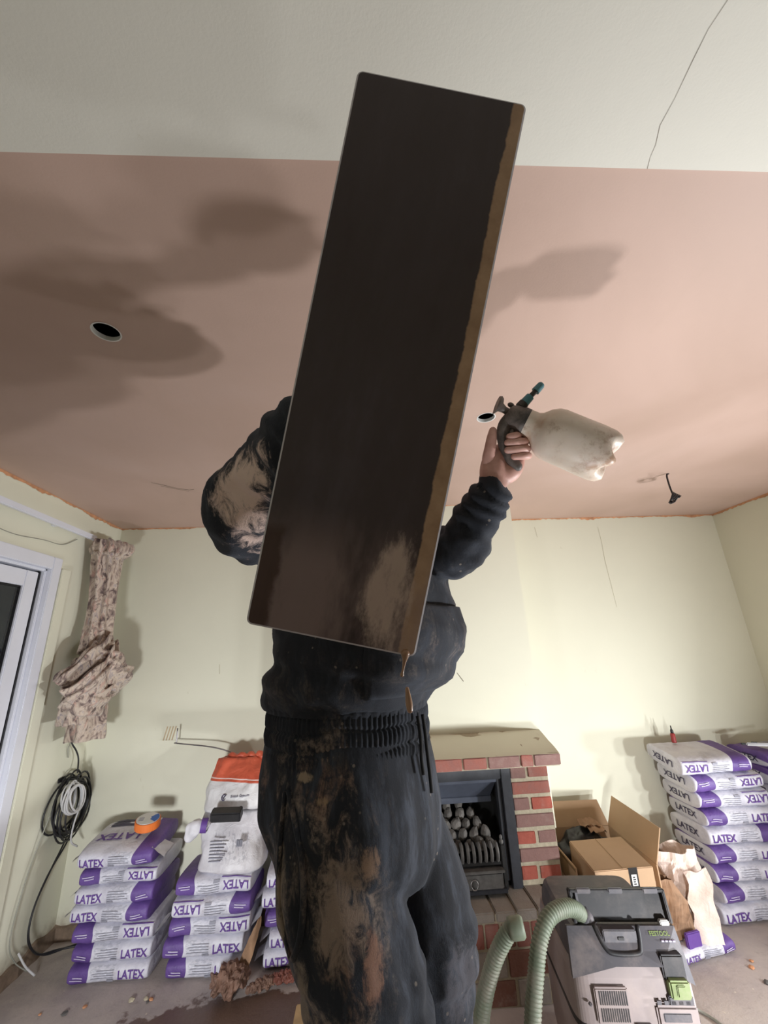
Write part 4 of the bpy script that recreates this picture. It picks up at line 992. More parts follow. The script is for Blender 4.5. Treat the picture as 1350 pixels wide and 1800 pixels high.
# coils of cable hooked on the wall
def coil(name, c, ry, rz, n, r, mat, label, seed, tails=()):
    root = empty(name, c); 
    for k in range(n):
        pts = []; ph = random.uniform(0, 6)
        fy, fz = random.uniform(.82, 1.1), random.uniform(.82, 1.1); oy, oz = random.uniform(-.02, .02), random.uniform(-.03, .0)
        for i in range(33):
            t = 2*PI*i/32; wob = 1+.05*math.sin(2*t+ph)+.04*math.sin(3*t+ph*2)
            pts.append(V((.02+.012*k*.6+.01*math.sin(t+ph), oy+math.cos(t)*ry*fy*wob, oz+math.sin(t)*rz*fz*wob)))
        vs, fs = tube_data(pts, r, 6, False); mesh('cable_loop', vs, fs, mat, root, True)
    for pts in tails: tube('cable_tail', [V(p)-V(c) for p in pts], r, mat, root, 6, 8)
    tag(root, label, 'cable'); return root
WX = XL+.012
coil('cable_coil', (XL+.0, 2.89, .70), .13, .15, 11, .0048, M['cable_black'], 'coil of black cable hanging on the wall left of the stacked bags', 1,
     [[(WX+.03, 2.93, .58), (WX+.02, 2.92, .50), (WX+.02, 2.84, .40), (WX+.02, 2.76, .28), (WX+.03, 2.74, .16), (WX+.05, 2.80, .06), (WX+.1, 2.88, .03), (WX+.18, 2.92, .02)],
      [(WX+.03, 2.95, .60), (WX+.03, 2.93, .50), (WX+.02, 2.82, .38), (WX+.02, 2.75, .25), (WX+.03, 2.75, .13), (WX+.06, 2.83, .04), (WX+.13, 2.9, .025), (WX+.2, 2.95, .02)],
      [(WX+.05, 2.88, .85), (WX+.03, 2.90, .92), (WX+.02, 2.88, .97), (WX+.01, 2.85, 1.01), (WX+.0, 2.84, 1.05)]])
coil('cable_coil', (XL+.07, 2.80, .765), .06, .075, 8, .0048, M['cable_white'], 'small coil of white cable hooked in front of the black coil', 2,
     [[(WX+.1, 2.86, .77), (WX+.1, 2.88, .70), (WX+.09, 2.86, .60), (WX+.09, 2.86, .52), (WX+.1, 2.91, .475)]])
tc = empty('loose_cable', (WX, 2.72, .3)); tube('cable', [V(p)-V((WX, 2.72, .3)) for p in ((WX+.03, 2.74, .70), (WX+.01, 2.71, .55), (WX+.008, 2.66, .38), (WX+.008, 2.64, .2), (WX+.02, 2.68, .1), (WX+.06, 2.73, .03))], .003, M['cable_grey'], tc, 6, 8)
tube('cable_end', [V(p)-V((WX, 2.72, .3)) for p in ((WX+.02, 2.70, .12), (WX+.06, 2.71, .06), (WX+.1, 2.73, .012))], .005, M['cable_white'], tc, 6, 6)
tag(tc, 'thin pale cable trailing down the wall to the floor beside the door', 'cable')
hk = empty('wall_hook', (XL, 2.84, .83)); tube('hook', [(0, 0, 0), (.05, 0, 0), (.1, -.02, .005), (.12, -.04, .03)], .006, M['black_plastic'], hk, 8, 4); box('hook_plate', (0, -.03, -.012), (.008, .03, .012), M['black_plastic'], hk, .002)
tag(hk, 'dark wall hook carrying the cable coils', 'hook')
cc = empty('cable_clip', (XL, 2.835, 1.07)); box('clip_body', (0, -.008, -.03), (.014, .008, .03), M['ink_grey'], cc, .003); tube('clip_wire', [(.008, 0, -.03), (.012, .01, -.05), (.01, .0, -.08), (.008, .02, -.13)], .003, M['cable_grey'], cc, 6, 5)
tag(cc, 'small metal cable end fixed to the wall below the curtain', 'connector')
hw = empty('hanging_wire', (1.83, 2.16, H)); tube('wire', [(.012, 0, 0), (-.002, 0, -.012), (-.004, 0, -.06), (.0, 0, -.115), (.006, 0, -.14)], .005, M['cable_black'], hw, 6, 5)
for k in range(6): tube('wire_curl', [V((.004, 0, -.125))+V((.036*math.cos(t+k)*(.7+.1*k), .024*math.sin(t*1.3+k), -.024-.026*math.sin(t+k*.7)-.004*k)) for t in [i*.7 for i in range(8)]], .0042, M['cable_black'], hw, 6, 4)
tag(hw, 'short tangled wire hanging from the pink ceiling', 'wire')
lw_ = empty('sagging_wire', (XL, 1.9, 2.2)); tube('wire', [V(p)-V((XL, 1.9, 2.2)) for p in ((XL+.01, 1.85, 2.2), (XL+.008, 1.95, 2.13), (XL+.008, 2.1, 2.11), (XL+.008, 2.3, 2.13), (XL+.008, 2.45, 2.14), (XL+.01, 2.56, 2.2))], .0022, M['cable_grey'], lw_, 6, 8)
tag(lw_, 'thin wire sagging across the wall between rail and door', 'wire')

# ------------------------------------------------------------------ litter on the floor
def litter(name, loc, size, mat, label, seed, rot=0, flat=.5):
    m_ = MB(); m_.ell((0, 0, 0), (size[0], size[1], size[2]), 28); me = m_.remesh(min(size)*.22, 1)
    displace(me, lambda p: min(size)*.9*(.5-abs(noise.noise(p*(1.6/min(size))*.5+V((seed, 0, 0)))*1.4))+min(size)*.4*noise.noise(p*(3/min(size))+V((0, seed, 0))))
    zmin = min(v.co.z for v in me.vertices)
    for v in me.vertices: v.co.z -= zmin
    o = link(name, me, mat, None, False); o.location = loc; o.rotation_euler = (0, 0, rot); return tag(o, label, 'paper', 'paper litter on the floor')
litter('crumpled_paper', (-.655, 2.50, 0), (.085, .06, .04), M['paper_brown'], 'crumpled brown paper ball on the floor before the middle stack', 3.1, .3)
litter('crumpled_paper', (-.50, 2.52, 0), (.075, .022, .018), M['paper_brown'], 'long twist of brown paper on the floor next to the crumpled ball', 5.7, .5)
litter('crumpled_paper', (-.40, 2.55, 0), (.07, .025, .018), M['paper_red'], 'wet reddish paper scrap on the floor nearest the legs', 9.2, .15)
tp_ = empty('torn_strip', (-.60, 2.55, .02)); vs = []; fs = []
for i in range(12):
    for j in range(5):
        a, b = i/11, j/4; wd = .05*(1-a)**.7+.012; p = V((-.02+.085*a+wd*(b-.5), .03*a*(1-a)+.012*math.sin(b*4+i*.4), .015+.22*a)); vs.append(p+V((.006*noise.noise(p*40), .01*noise.noise(p*35), 0)))
for i in range(11):
    for j in range(4): k = i*5+j; fs.append((k, k+1, k+6, k+5))
mesh('strip', vs+[p+V((0, .003, 0)) for p in vs], fs+[tuple(x+60 for x in f[::-1]) for f in fs], M['kraft'], tp_, True); tag(tp_, 'torn brown paper strip sticking up against the middle stack', 'paper')
for i in range(14):
    bm = bmesh.new(); bmesh.ops.create_icosphere(bm, subdivisions=1, radius=random.uniform(.006, .016))
    for v in bm.verts: v.co = V((v.co.x, v.co.y, v.co.z*.4))*(1+.5*noise.noise(v.co*90+V((i, 0, 0))))
    o = from_bm('plaster_crumb', bm, M[['smear', 'mortar', 'ash'][i % 3]]); o.location = ((random.uniform(-1.5, -.9), random.uniform(2.36, 2.55), .004) if i < 8 else (random.uniform(1.5, 2.1), random.uniform(2.25, 2.5), .004))
    tag(o, 'small plaster crumb lying on the bare floor', 'crumb', 'plaster crumbs on the floor')
# timber hop-up the person stands on
hu = empty('hop_up', (.0, 1.42, 0))
for k in range(3): box('deck_board', (-.27+.18*k, -.5, .252), (-.095+.18*k, .55, .28), M['wood'], hu, .003)
for y in (-.42, .45):
    box('bearer', (-.26, y-.03, .2), (.26, y+.03, .252), M['wood'], hu, .003)
    for x in (-.22, .22): box('leg', (x-.03, y-.03, 0), (x+.03, y+.03, .2), M['wood'], hu, .003)
tag(hu, 'low pale timber platform under the feet of the person', 'platform')

# ------------------------------------------------------------------ trowel (held towards the camera)
e_w = V((.974, .020, -.227)).normalized(); e_l = V((.223, -.320, .921)); e_l = (e_l-e_w*e_l.dot(e_w)).normalized(); e_n = e_l.cross(e_w).normalized()
if e_n.y < 0: e_n = -e_n
TC = V((.0267, .308, 1.724))
TM = Matrix(((e_w.x, e_n.x, e_l.x, TC.x), (e_w.y, e_n.y, e_l.y, TC.y), (e_w.z, e_n.z, e_l.z, TC.z), (0, 0, 0, 1)))   # local x across, y away from the camera, z along
tw = empty('plastering_trowel'); tw.matrix_world = TM
def rr_outline(hx, hz, r, n=6):
    out = []
    for cx, cz, a0 in ((hx-r, hz-r, 0), (-hx+r, hz-r, PI/2), (-hx+r, -hz+r, PI), (hx-r, -hz+r, 1.5*PI)):
        for i in range(n+1): a = a0+PI/2*i/n; out.append((cx+r*math.cos(a), cz+r*math.sin(a)))
    return out
HX, HZ, TH = .0778, .2545, .0032
ol = rr_outline(HX, HZ, .0055); il = rr_outline(HX-.0016, HZ-.0016, .0042); n = len(ol)
vs = [V((x, -TH/2, z)) for x, z in il]+[V((x, -TH/2+.0008, z)) for x, z in ol]+[V((x, TH/2, z)) for x, z in ol]
fs = [tuple(range(n))]+[tuple(range(3*n-1, 2*n-1, -1))]
bl_ = mesh('blade', vs, fs, M['blade'], tw)
mesh('steel_edge', vs, [(k*n+i, k*n+n+i, k*n+n+(i+1) % n, k*n+(i+1) % n) for i in range(n) for k in (0, 1)], M['edge_steel'], tw)
box('mounting_bar', (-.016, TH/2, -.19), (.016, TH/2+.010, .19), M['alu'], tw, .003)
tube('shank', [(0, .01, .085), (0, .035, .085), (0, .05, .08)], .008, M['alu'], tw, 10, 4); tube('shank', [(0, .01, -.075), (0, .035, -.078), (0, .05, -.075)], .008, M['alu'], tw, 10, 4)
m_ = MB(); m_.limb([(0, .054, .085), (0, .056, .04), (0, .057, 0), (0, .056, -.04), (0, .053, -.085)], [.014, .0155, .017, .016, .0145], 16, 5); m_.build('handle', M['wood'], tw)
m_ = MB(); m_.limb([(.0685, -.0015, -.2525), (.069, -.002, -.256), (.0692, -.002, -.260), (.0694, -.002, -.268), (.0694, -.002, -.272)], [.0042, .003, .0018, .0011, .0018], 12, 5); m_.build('plaster_drip', M['wet_plaster'], tw)
tag(tw, 'dark wet plastering trowel blade held up in front of the camera', 'trowel')
dp = MB(); dp.limb([(0, 0, .012), (0, 0, .0), (0, 0, -.006)], [.0018, .0032, .0027], 12, 4); dp = dp.build('plaster_drop', M['wet_plaster']); dp.location = (.0405, .41, 1.432); dp.rotation_euler = (0, -.08, 0)
tag(dp, 'drop of wet plaster falling below the trowel corner', 'drop')

# ------------------------------------------------------------------ pump sprayer
SK = .95/719.05
SO = CO+(CF+CR*((905-675)/719.05)-CU*((735-900)/719.05))*.95
def sp(px, py, dz=0.): return SO+CR*((px-905)*SK)-CU*((py-735)*SK)+CF*dz      # measured about the spray head: right, down, away
ax = (CR*.87-CU*.45-CF*.22).normalized(); q = ax.to_track_quat('Z', 'Y')
spr = empty('pump_sprayer'); spr.matrix_world = Matrix.Translation(sp(914, 741, -.005)) @ q.to_matrix().to_4x4(); SI = spr.matrix_world.inverted()
def petal(prof, seg=56):
    vs = []; fs = []; n = len(prof)
    for k in range(seg):
        t = 2*PI*k/seg
        for r, z, lob in prof:
            f = 1-lob*(.5-.5*math.cos(5*t))*.28; vs.append(V((math.cos(t)*r*f, math.sin(t)*r*f, z-lob*.02*(.5-.5*math.cos(5*t)))))
    for k in range(seg):
        k2 = (k+1) % seg
        for i in range(n-1): fs.append((k*n+i, k2*n+i, k2*n+i+1, k*n+i+1))
    return vs, fs
vs, fs = petal([(.0, .008, 0), (.032, .008, 0), (.0325, .012, 0), (.0325, .03, 0), (.034, .033, 0), (.036, .038, 0), (.050, .052, 0), (.058, .066, 0), (.0605, .08, 0), (.0605, .125, 0), (.061, .165, 0), (.0605, .19, .1), (.058, .202, .5), (.048, .213, .9), (.03, .212, 1), (.0, .205, 1)])
mesh('bottle', vs, fs, M['bottle'], spr, True)
vs, fs = lathe([(0, -.035), (.018, -.035), (.026, -.03), (.03, -.018), (.031, -.004), (.033, .0), (.033, .012), (.030, .014)], 32)
hdm = mesh('spray_head', vs, fs, M['spray_dark'], spr, True)
ll = lambda p: SI @ p
m_ = MB(); m_.limb([ll(sp(898, 735, 0)), ll(sp(888, 748, 0)), ll(sp(884, 766, 0)), ll(sp(889, 790, 0)), ll(sp(899, 809, 0)), ll(sp(908, 820, -.002))], [.017, .0165, .0145, .0135, .0135, .0125], 16, 5); m_.build('grip', M['spray_dark'], spr)
m_ = MB(); m_.limb([ll(sp(903, 752, -.004)), ll(sp(897, 762, -.012)), ll(sp(896, 778, -.010))], [.006, .006, .005], 10, 5); m_.build('trigger', M['spray_dark'], spr)
vs, fs = tube_data([ll(sp(900, 729)), ll(sp(886, 720)), ll(sp(880, 716)), ll(sp(877, 714)), ll(sp(874.5, 712.5)), ll(sp(873, 712))], [.0085, .008, .011, .02, .023, .021], 24); mesh('pump_knob', vs, fs, M['spray_dark'], spr, True)
nz = empty('nozzle', (0, 0, 0)); nz.parent = spr
for nm, a, b, r0, r1, mt in (('nozzle_collar', (914, 716), (921, 709), .0105, .0105, 'spray_dark'), ('nozzle_body', (921, 709), (932, 697), .0095, .0085, 'teal'), ('nozzle_stem', (932, 697), (942, 687), .0055, .005, 'spray_dark'), ('nozzle_tip', (941, 688), (951, 677), .0085, .0075, 'teal'), ('nozzle_end', (951, 677), (953, 675), .0075, .0055, 'teal')):
    vs, fs = tube_data([ll(sp(*a)), ll(sp(*b))], [r0*1.15, r1*1.15], 16); mesh(nm, vs, fs, M[mt], nz, False)
m_ = MB(); m_.ell(ll(sp(898, 712, -.0)), (.006, .006, .008), 12); m_.build('relief_valve', M['spray_dark'], spr)
tag(spr, 'dirty white pump sprayer bottle with black grip and teal nozzle, held up', 'sprayer')

# ------------------------------------------------------------------ person
A_ = math.radians(55); pu = V((math.cos(A_), math.sin(A_), 0)); pf = V((math.sin(A_), -math.cos(A_), 0))
B_ = math.radians(42); cu_ = V((math.cos(B_), math.sin(B_), 0)); cf_ = V((math.sin(B_), -math.cos(B_), 0))
body = MB()
tors = [(.95, -.03, 1.19, .15, .13, 0), (1.1, -.04, 1.2, .18, .155, 0), (1.25, -.04, 1.2, .175, .155, 0), (1.38, -.02, 1.19, .18, .155, .3), (1.5, .01, 1.17, .195, .165, .6), (1.62, .01, 1.14, .195, .15, 1), (1.72, .01, 1.11, .19, .125, 1), (1.79, .01, 1.09, .13, .085, 1), (1.83, .012, 1.085, .07, .065, 1)]
def ring(z, x, y, ru, rv, t, p=2.3): return ((x, y, z), pu.lerp(cu_, t).normalized(), pf.lerp(cf_, t).normalized(), ru, rv, p)
body.loft([ring(*r) for r in tors], 36)
hc = V((.015, 1.055, 1.985)); hf = V((.25, -.85, .45)).normalized(); hr = hf.cross(V((0, 0, 1))).normalized(); hu_ = hr.cross(hf).normalized()
HR = Matrix((hr, hf, hu_)).transposed()
hd_ = lambda x, y, z: hc+hr*x+hf*y+hu_*z
body.limb([(.012, 1.09, 1.80), (.014, 1.08, 1.86), (.015, 1.072, 1.92)], [.062, .057, .058], 18, 4)
body.ell(hd_(0, -.015, .02), (.074, .095, .098), 28, HR); body.ell(hd_(0, .03, -.03), (.058, .06, .075), 24, HR); body.ell(hd_(0, .045, -.085), (.034, .038, .03), 18, HR)
body.limb([hd_(0, .083, .015), hd_(0, .097, -.012), hd_(0, .106, -.03)], [.008, .011, .014], 12, 4)                 # nose
body.ell(hd_(0, .082, .028), (.05, .016, .012), 16, HR)                                                            # brow
body.ell(hd_(0, .085, -.058), (.026, .012, .006), 14, HR); body.ell(hd_(0, .084, -.069), (.023, .012, .007), 14, HR)   # lips
for s_ in (-1, 1): body.ell(hd_(s_*.076, -.01, -.008), (.010, .02, .03), 14, HR)                                     # ears
# arms
RS, RE = V((-.13, .99, 1.745)), V((-.172, .630, 1.700))
tl = lambda x, y, z: TM @ V((x, y, z))
RW = tl(-.058, .102, -.045)
body.limb([RS+V((.08, .06, 0)), RS, RS.lerp(RE, .5), RE, RE.lerp(RW, .45), RW], [.06, .066, .054, .046, .042, .028], 18, 5)
body.limb([RW, tl(-.042, .098, -.02), tl(-.024, .09, .0), tl(-.012, .086, .005)], [.028, .034, .036, .032], 18, 4, (1.0, .8))
LS, LE, LW = V((.145, 1.20, 1.735)), V((.245, .99, 1.712)), sp(871, 853, .006)
body.limb([LS+V((-.07, -.04, 0)), LS, LS.lerp(LE, .5), LE, LE.lerp(LW, .5), LW], [.06, .064, .052, .046, .042, .0275], 18, 5)
body.limb([LW, sp(869, 832, .012), sp(875, 806, .022), sp(890, 790, .032)], [.0275, .032, .029, .022], 18, 4)
body.limb([sp(878, 838, .012), sp(900, 829, .014), sp(912, 812, .022), sp(914, 790, .030), sp(908, 772, .033)], [.026, .024, .021, .018, .014], 16, 4)
# legs and feet (clothed)
RLEG = [(-.10, 1.14, 1.08), (-.045, 1.10, .92), (.005, 1.08, .78), (.01, 1.13, .58), (.0, 1.17, .37)]; LLEG = [(.06, 1.27, 1.06), (.115, 1.275, .92), (.135, 1.26, .82), (.12, 1.31, .6), (.11, 1.35, .37)]
body.limb(RLEG, [.10, .085, .062, .058, .042], 18, 5); body.limb(LLEG, [.10, .085, .062, .058, .042], 18, 5)
bme = body.remesh(.006, 3)
fing = MB(); nails = MB()
for y, pip, tipx, r in ((766, 908, 891, .0086), (776.5, 919, 888, .0090), (789, 922, 888, .0088), (800.5, 925, 899, .0078)):
    fing.limb([sp(pip-8, y-2, .030), sp(pip, y-1, .020), sp(pip+3, y+.5, .002), sp(pip-2, y+2, -.014), sp((pip+tipx)/2, y+3.5, -.0215), sp(tipx, y+4.5, -.020)], [r*1.14, r*1.18, r*1.16, r*1.12, r*1.06, r*.92], 14, 4)
    fing.ell(sp(pip+2, y+1, -.004), (r*1.12,)*3, 14)
fing.limb([sp(862, 824, .012), sp(860, 806, .004), sp(861, 790, -.002), sp(863, 771, -.006), sp(865, 758, -.006)], [.016, .0155, .0135, .0115, .0088], 14, 5)
for z_, r in ((.030, .0088), (.011, .0092), (-.008, .0090), (-.026, .0078)):
    fing.limb([tl(-.012, .088, z_), tl(.012, .090, z_), tl(.027, .078, z_), tl(.029, .056, z_), tl(.017, .037, z_-.001), tl(.002, .034, z_-.002)], [r*1.1, r*1.12, r*1.08, r*1.04, r*.95, r*.84], 14, 4)
fing.limb([tl(-.042, .088, .0), tl(-.032, .068, .025), tl(-.022, .048, .04), tl(-.004, .036, .047), tl(.008, .034, .048)], [.016, .0145, .0125, .011, .009], 14, 5)
bb = bmesh.new(); bb.from_mesh(bme); tm = bpy.data.meshes.new('t'); tm.from_pydata([tuple(p) for p in fing.v], [], fing.f); bb.from_mesh(tm); bme2 = bpy.data.meshes.new('person'); bb.to_mesh(bme2); bb.free(); bpy.data.meshes.remove(tm); bpy.data.meshes.remove(bme)
pe = link('person', bme2, M['skin'], None, True)
tag(pe, 'person in plaster-stained black hoodie and joggers holding trowel and sprayer', 'person')
for s_ in (-1, 1):
    m_ = MB(); m_.ell(hd_(s_*.03, .076, .008), (.0125, .0125, .0125), 16, HR); ey = m_.build('eye', M['eye'], pe)
    m_ = MB(); m_.ell(hd_(s_*.03, .0845, .009), (.006, .005, .006), 12, HR); m_.build('iris', M['hair'], ey)
m_ = MB(); m_.ell(hd_(0, -.026, .034), (.081, .097, .094), 28, HR); ha = link('hair', m_.remesh(.007, 2), M['hair'], pe, True)
bmh = bmesh.new(); bmh.from_mesh(ha.data)
bmesh.ops.delete(bmh, geom=[v for v in bmh.verts if (v.co-hc).dot(hu_) < .03+.9*max(-.06, (v.co-hc).dot(hf)-.0) and not ((v.co-hc).dot(hf) < -.03 and (v.co-hc).dot(hu_) > -.06)], context='VERTS'); bmh.to_mesh(ha.data); bmh.free()
displace(ha.data, lambda p: .004*noise.noise(p*90))
# --- trousers
tr_ = MB()
tr_.loft([ring(z, x, y, a, b, 0) for z, x, y, a, b in ((.98, -.01, 1.19, .15, .14), (1.04, -.025, 1.19, .20, .185), (1.12, -.035, 1.195, .222, .205), (1.2, -.04, 1.2, .222, .205), (1.27, -.042, 1.2, .212, .195), (1.30, -.042, 1.2, .205, .19))], 40)
tr_.limb([(-.098, 1.13, 1.12), (-.066, 1.10, .98), (-.018, 1.08, .86), (.012, 1.075, .75), (.018, 1.11, .6), (.01, 1.15, .47), (.005, 1.165, .40)], [.13, .130, .122, .113, .108, .10, .075], 28, 6)
tr_.limb([(.045, 1.26, 1.10), (.095, 1.265, .98), (.12, 1.26, .87), (.122, 1.25, .8), (.115, 1.30, .62), (.115, 1.34, .48), (.112, 1.35, .40)], [.12, .125, .125, .122, .11, .098, .075], 28, 6)
tme = tr_.remesh(.0075, 5)
def folds(p):
    a = noise.noise(V((p.x*7, p.y*7, p.z*2.6+4))); b = noise.noise(V((p.x*15+2, p.y*15, p.z*5)))
    r = 1-abs(noise.noise(V((p.x*9, p.y*9, p.z*3.4+9))))*2.2
    low = max(0, (1.24-p.z)); k = min(1, low*6)
    knee = math.exp(-((p.z-.80)/.09)**2)*.006*math.sin(p.z*95+p.x*12)+math.exp(-((p.z-.5)/.1)**2)*.008*math.sin(p.z*80)
    c = noise.noise(V((p.x*22+5, p.y*22, p.z*2.2+p.x*6)))
    return k*(.012*a+.006*b+.008*max(0, r)+.006*c)+knee
displace(tme, folds)
trs = link('joggers', tme, M['trousers'], pe, True)
seg = 440; rows = []; vs = []; fs = []
prof = [(1.232, .0, .6), (1.236, .004, 1), (1.25, .008, 1), (1.262, .009, 1), (1.270, .003, .4), (1.278, .009, 1), (1.292, .011, 1), (1.303, .009, 1), (1.309, .003, .4), (1.316, .009, 1), (1.334, .009, 1), (1.350, .004, .8), (1.350, -.004, .2), (1.32, -.008, 0)]
for z, o_, rb in prof:
    for k in range(seg):
        t = 2*PI*k/seg; g_ = .0022*rb*math.cos(110*t)*(1+.4*math.sin(t*7)); r1, r2 = .209+o_+g_, .194+o_+g_
        zz_ = z+.004*math.sin(3*t+1)+.003*math.sin(8*t); p = V((-.042, 1.2, zz_))+pu*(r1*math.cos(t))+pf*(r2*math.sin(t)); vs.append(p)
for i in range(len(prof)-1):
    for k in range(seg): k2 = (k+1) % seg; fs.append((i*seg+k, i*seg+k2, (i+1)*seg+k2, (i+1)*seg+k))
mesh('waistband', vs, fs, M['rib'], pe, True)
fc = V((-.042, 1.2, 0))+pf*.205
for k, (dx, pts) in enumerate(((-.012, [(0, 0, 1.325), (.006, .0, 1.30), (.008, 0, 1.27), (.006, 0, 1.235), (.010, 0, 1.205)]), (.014, [(0, 0, 1.325), (.006, .0, 1.29), (.009, 0, 1.25), (.014, 0, 1.20), (.016, 0, 1.165)]))):
    tube('drawstring', [fc+pu*(dx-p[0]*.4)+pf*(.006+p[0]*.9)+V((0, 0, p[2])) for p in pts], .0042, M['cord'], pe, 8, 5)
# pocket welt on the near hip: a curved raised seam with a dark slit
def thigh(a, z, o_=0):   # point on the near side of the joggers
    c = V((-.105, 1.13, 0)).lerp(V((-.035, 1.08, 0)), max(0, min(1, (1.12-z)/.26))); r = .137+o_
    if z > 1.1: c = c.lerp(V((-.06, 1.15, 0)), min(1, (z-1.1)/.1)); r = r+.03*min(1, (z-1.1)/.1)
    return c+V((math.cos(a)*r, math.sin(a)*r, z))
# project the welt onto the cloth
from mathutils.bvhtree import BVHTree
bv = BVHTree.FromPolygons([v.co for v in tme.vertices], [tuple(p.vertices) for p in tme.polygons])
def hug(x, z, off=.0, y=.8, dirv=V((0, 1, 0))):
    h = bv.ray_cast(V((x, y, z)), dirv)
    return (h[0]+h[1]*off) if h[0] is not None else V((x, 1.05, z))
tube('pocket_welt', [hug(-.165, 1.205, .001), hug(-.145, 1.15, .003), hug(-.13, 1.09, .004), hug(-.125, 1.03, .004), hug(-.13, .975, .003), hug(-.145, .935, .001)], .0062, M['trousers'], pe, 8, 6)
tube('pocket_welt', [hug(-.172, 1.20, .001), hug(-.178, 1.13, .003), hug(-.18, 1.06, .003), hug(-.172, .99, .003), hug(-.15, .935, .001)], .005, M['trousers'], pe, 8, 6)
# --- hoodie
hd2 = MB()
hd2.loft([ring(*r) for r in ((1.345, -.042, 1.2, .212, .197, 0), (1.37, -.036, 1.195, .225, .21, .1), (1.43, .0, 1.18, .245, .225, .25), (1.52, .018, 1.165, .25, .225, .5), (1.6, .022, 1.15, .25, .205, .8), (1.68, .018, 1.125, .235, .17, 1), (1.745, .012, 1.105, .205, .135, 1), (1.79, .012, 1.09, .14, .10, 1), (1.82, .012, 1.085, .095, .085, 1))], 44)
hd2.limb([RS+V((.06, .06, -.01)), RS, RS.lerp(RE, .5)+V((0, 0, -.005)), RE+V((-.01, .0, -.005)), RE.lerp(RW, .4)+V((0, 0, .01)), RE.lerp(RW, .75)+V((0, 0, .008)), RE.lerp(RW, .93)], [.085, .09, .078, .064, .060, .053, .040], 24, 6)
hd2.limb([LS+V((-.06, -.02, -.01)), LS, LS.lerp(LE, .5), LE+V((0, .01, -.008)), LE.lerp(LW, .35), LE.lerp(LW, .72), LE.lerp(LW, .9)], [.085, .086, .074, .062, .058, .047, .037], 24, 6)
hd2.limb([(.13, 1.15, 1.835), (.06, 1.21, 1.82), (-.03, 1.2, 1.82), (-.10, 1.11, 1.83), (-.07, 1.03, 1.825)], [.03, .045, .05, .042, .028], 20, 5)      # hood lying on the shoulders
hme = hd2.remesh(.0075, 5)
def seglen(p, a, b):
    d = b-a; t = max(0, min(1, (p-a).dot(d)/d.length_squared)); return (p-(a+d*t)).length, t, d.length
def hfold(p):
    a = noise.noise(V((p.x*8, p.y*8, p.z*9+14))); r = 1-abs(noise.noise(V((p.x*10+3, p.y*10, p.z*13))))*2.2; out = .010*a+.006*max(0, r)
    for s0, s1, k in ((RE, RW, 1), (LE, LW, 1), (RS, RE, .7), (LS, LE, .7)):
        d, t, ln = seglen(p, s0, s1)
        if d < .1: out += k*.0048*math.sin(t*ln*150+7*noise.noise(p*11)+p.z*25+p.x*30)*(.4+.6*t if k == 1 else .5)*max(0, 1-d/.1)*1.8+.005*noise.noise(V((p.x*26, p.y*26, p.z*26)))
    if p.z < 1.5 and p.z > 1.33: out += .010*math.sin((p.z+.22*p.x)*75)*math.exp(-((p.z-1.43)/.05)**2)
    return out
displace(hme, hfold)
hod = link('hoodie', hme, M['hoodie'], pe, True)
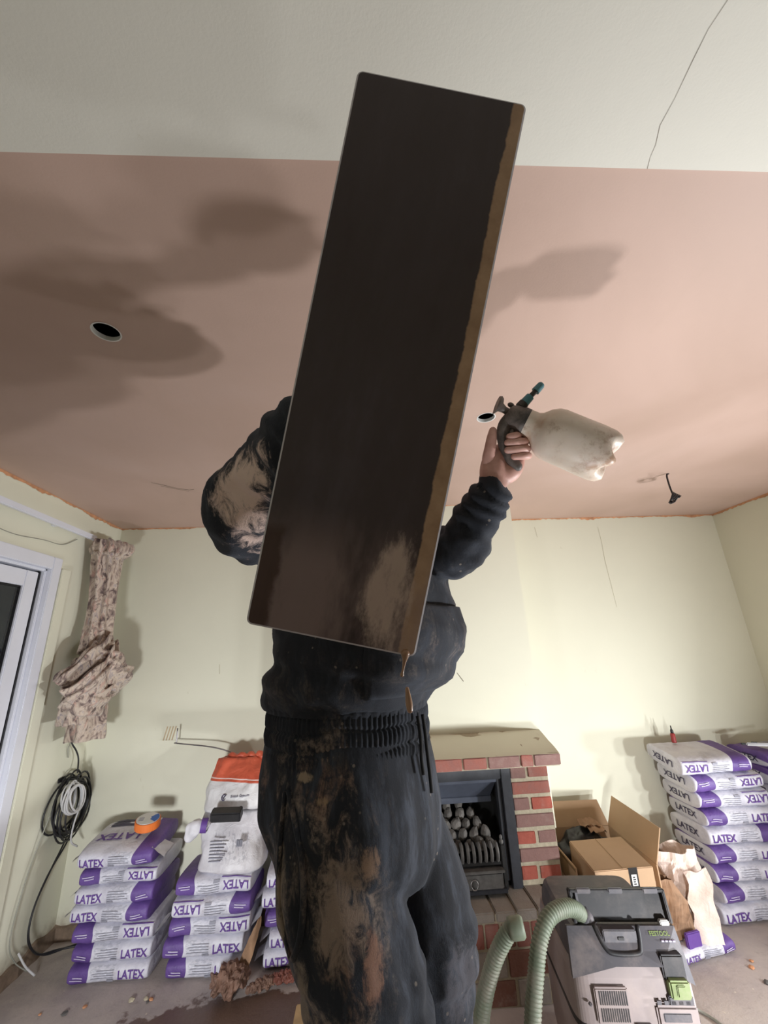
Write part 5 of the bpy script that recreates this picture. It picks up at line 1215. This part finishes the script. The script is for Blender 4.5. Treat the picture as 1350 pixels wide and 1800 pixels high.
# ribbed hem and cuffs
def ribring(name, c, axis, r1, r2, ln, par, u_=None, v_=None, seg=220, ribs=55, taper=0):
    vs = []; fs = []; pr = [(0, -.003), (.0, .001), (.25, .003), (.5, .0035), (.75, .003), (1, .001), (1, -.003)]
    for h_, o_ in pr:
        for k in range(seg):
            t = 2*PI*k/seg; g_ = .0012*math.cos(ribs*t)+o_+taper*h_; vs.append(V(c)+V(axis)*(ln*h_)+V(u_)*((r1+g_)*math.cos(t))+V(v_)*((r2+g_)*math.sin(t))+V((0, 0, .004*math.sin(2*t+1)*(1 if ln > .03 else .3))))
    for i in range(len(pr)-1):
        for k in range(seg): k2 = (k+1) % seg; fs.append((i*seg+k, i*seg+k2, (i+1)*seg+k2, (i+1)*seg+k))
    return mesh(name, vs, fs, M['rib'], par, True)
ribring('hem', (-.042, 1.2, 1.338), (0, 0, 1), .217, .202, .045, hod, pu, pf)
for E0, W0, r in ((LE, LW, .037), (RE, RW, .039)):
    d = (W0-E0).normalized(); u1 = d.cross(V((0, 0, 1))).normalized(); v1 = d.cross(u1).normalized(); ribring('cuff', W0-d*.058, d, r, r*.94, .052, hod, u1, v1, 160, 40, -.004)
# kangaroo pocket, bulging
kp = []; kf = []; bh = BVHTree.FromPolygons([v.co for v in hme.vertices], [tuple(p.vertices) for p in hme.polygons])
nu, nv = 22, 16
for i in range(nu+1):
    for j in range(nv+1):
        a = -.78+1.62*i/nu; z_ = 1.375+.20*j/nv; inset = .22*max(0, j/nv-.45); a2 = a*(1-inset)
        dirv = (cf_*math.cos(a2)+cu_*math.sin(a2)); c0 = V((.01, 1.17, z_)); h = bh.ray_cast(c0+dirv*.6, -dirv); p = h[0] if h[0] is not None else c0+dirv*.22
        edge = min(i, nu-i)/nu*2; bul = .003+.022*min(1, edge*3)*max(0, math.sin(PI*min(1, .15+.8*(1-j/nv)))); kp.append(p+dirv*(bul+.004*noise.noise(p*20)))
for i in range(nu):
    for j in range(nv): k = i*(nv+1)+j; kf.append((k, k+1, k+nv+2, k+nv+1))
po = mesh('kangaroo_pocket', kp, kf, M['hoodie'], hod, True); sm = po.modifiers.new('t', 'SOLIDIFY'); sm.thickness = .004; sm.offset = 1
for pts, nm in ((RLEG, 'shoe'), (LLEG, 'shoe')):
    a = V(pts[-1]); m_ = MB(); m_.limb([a+V((0, .03, -.03)), a+V((.0, -.02, -.045)), a+V((.02, -.10, -.052)), a+V((.03, -.17, -.056))], [.045, .044, .042, .032], 18, 5, None); m_.limb([a+V((0, .01, .04)), a+V((0, .01, -.03))], [.052, .048], 18, 3)
    me = m_.remesh(.008, 3)
    for v in me.vertices: v.co.z = max(v.co.z, .2815)
    link(nm, me, M['shoe'], pe, True)
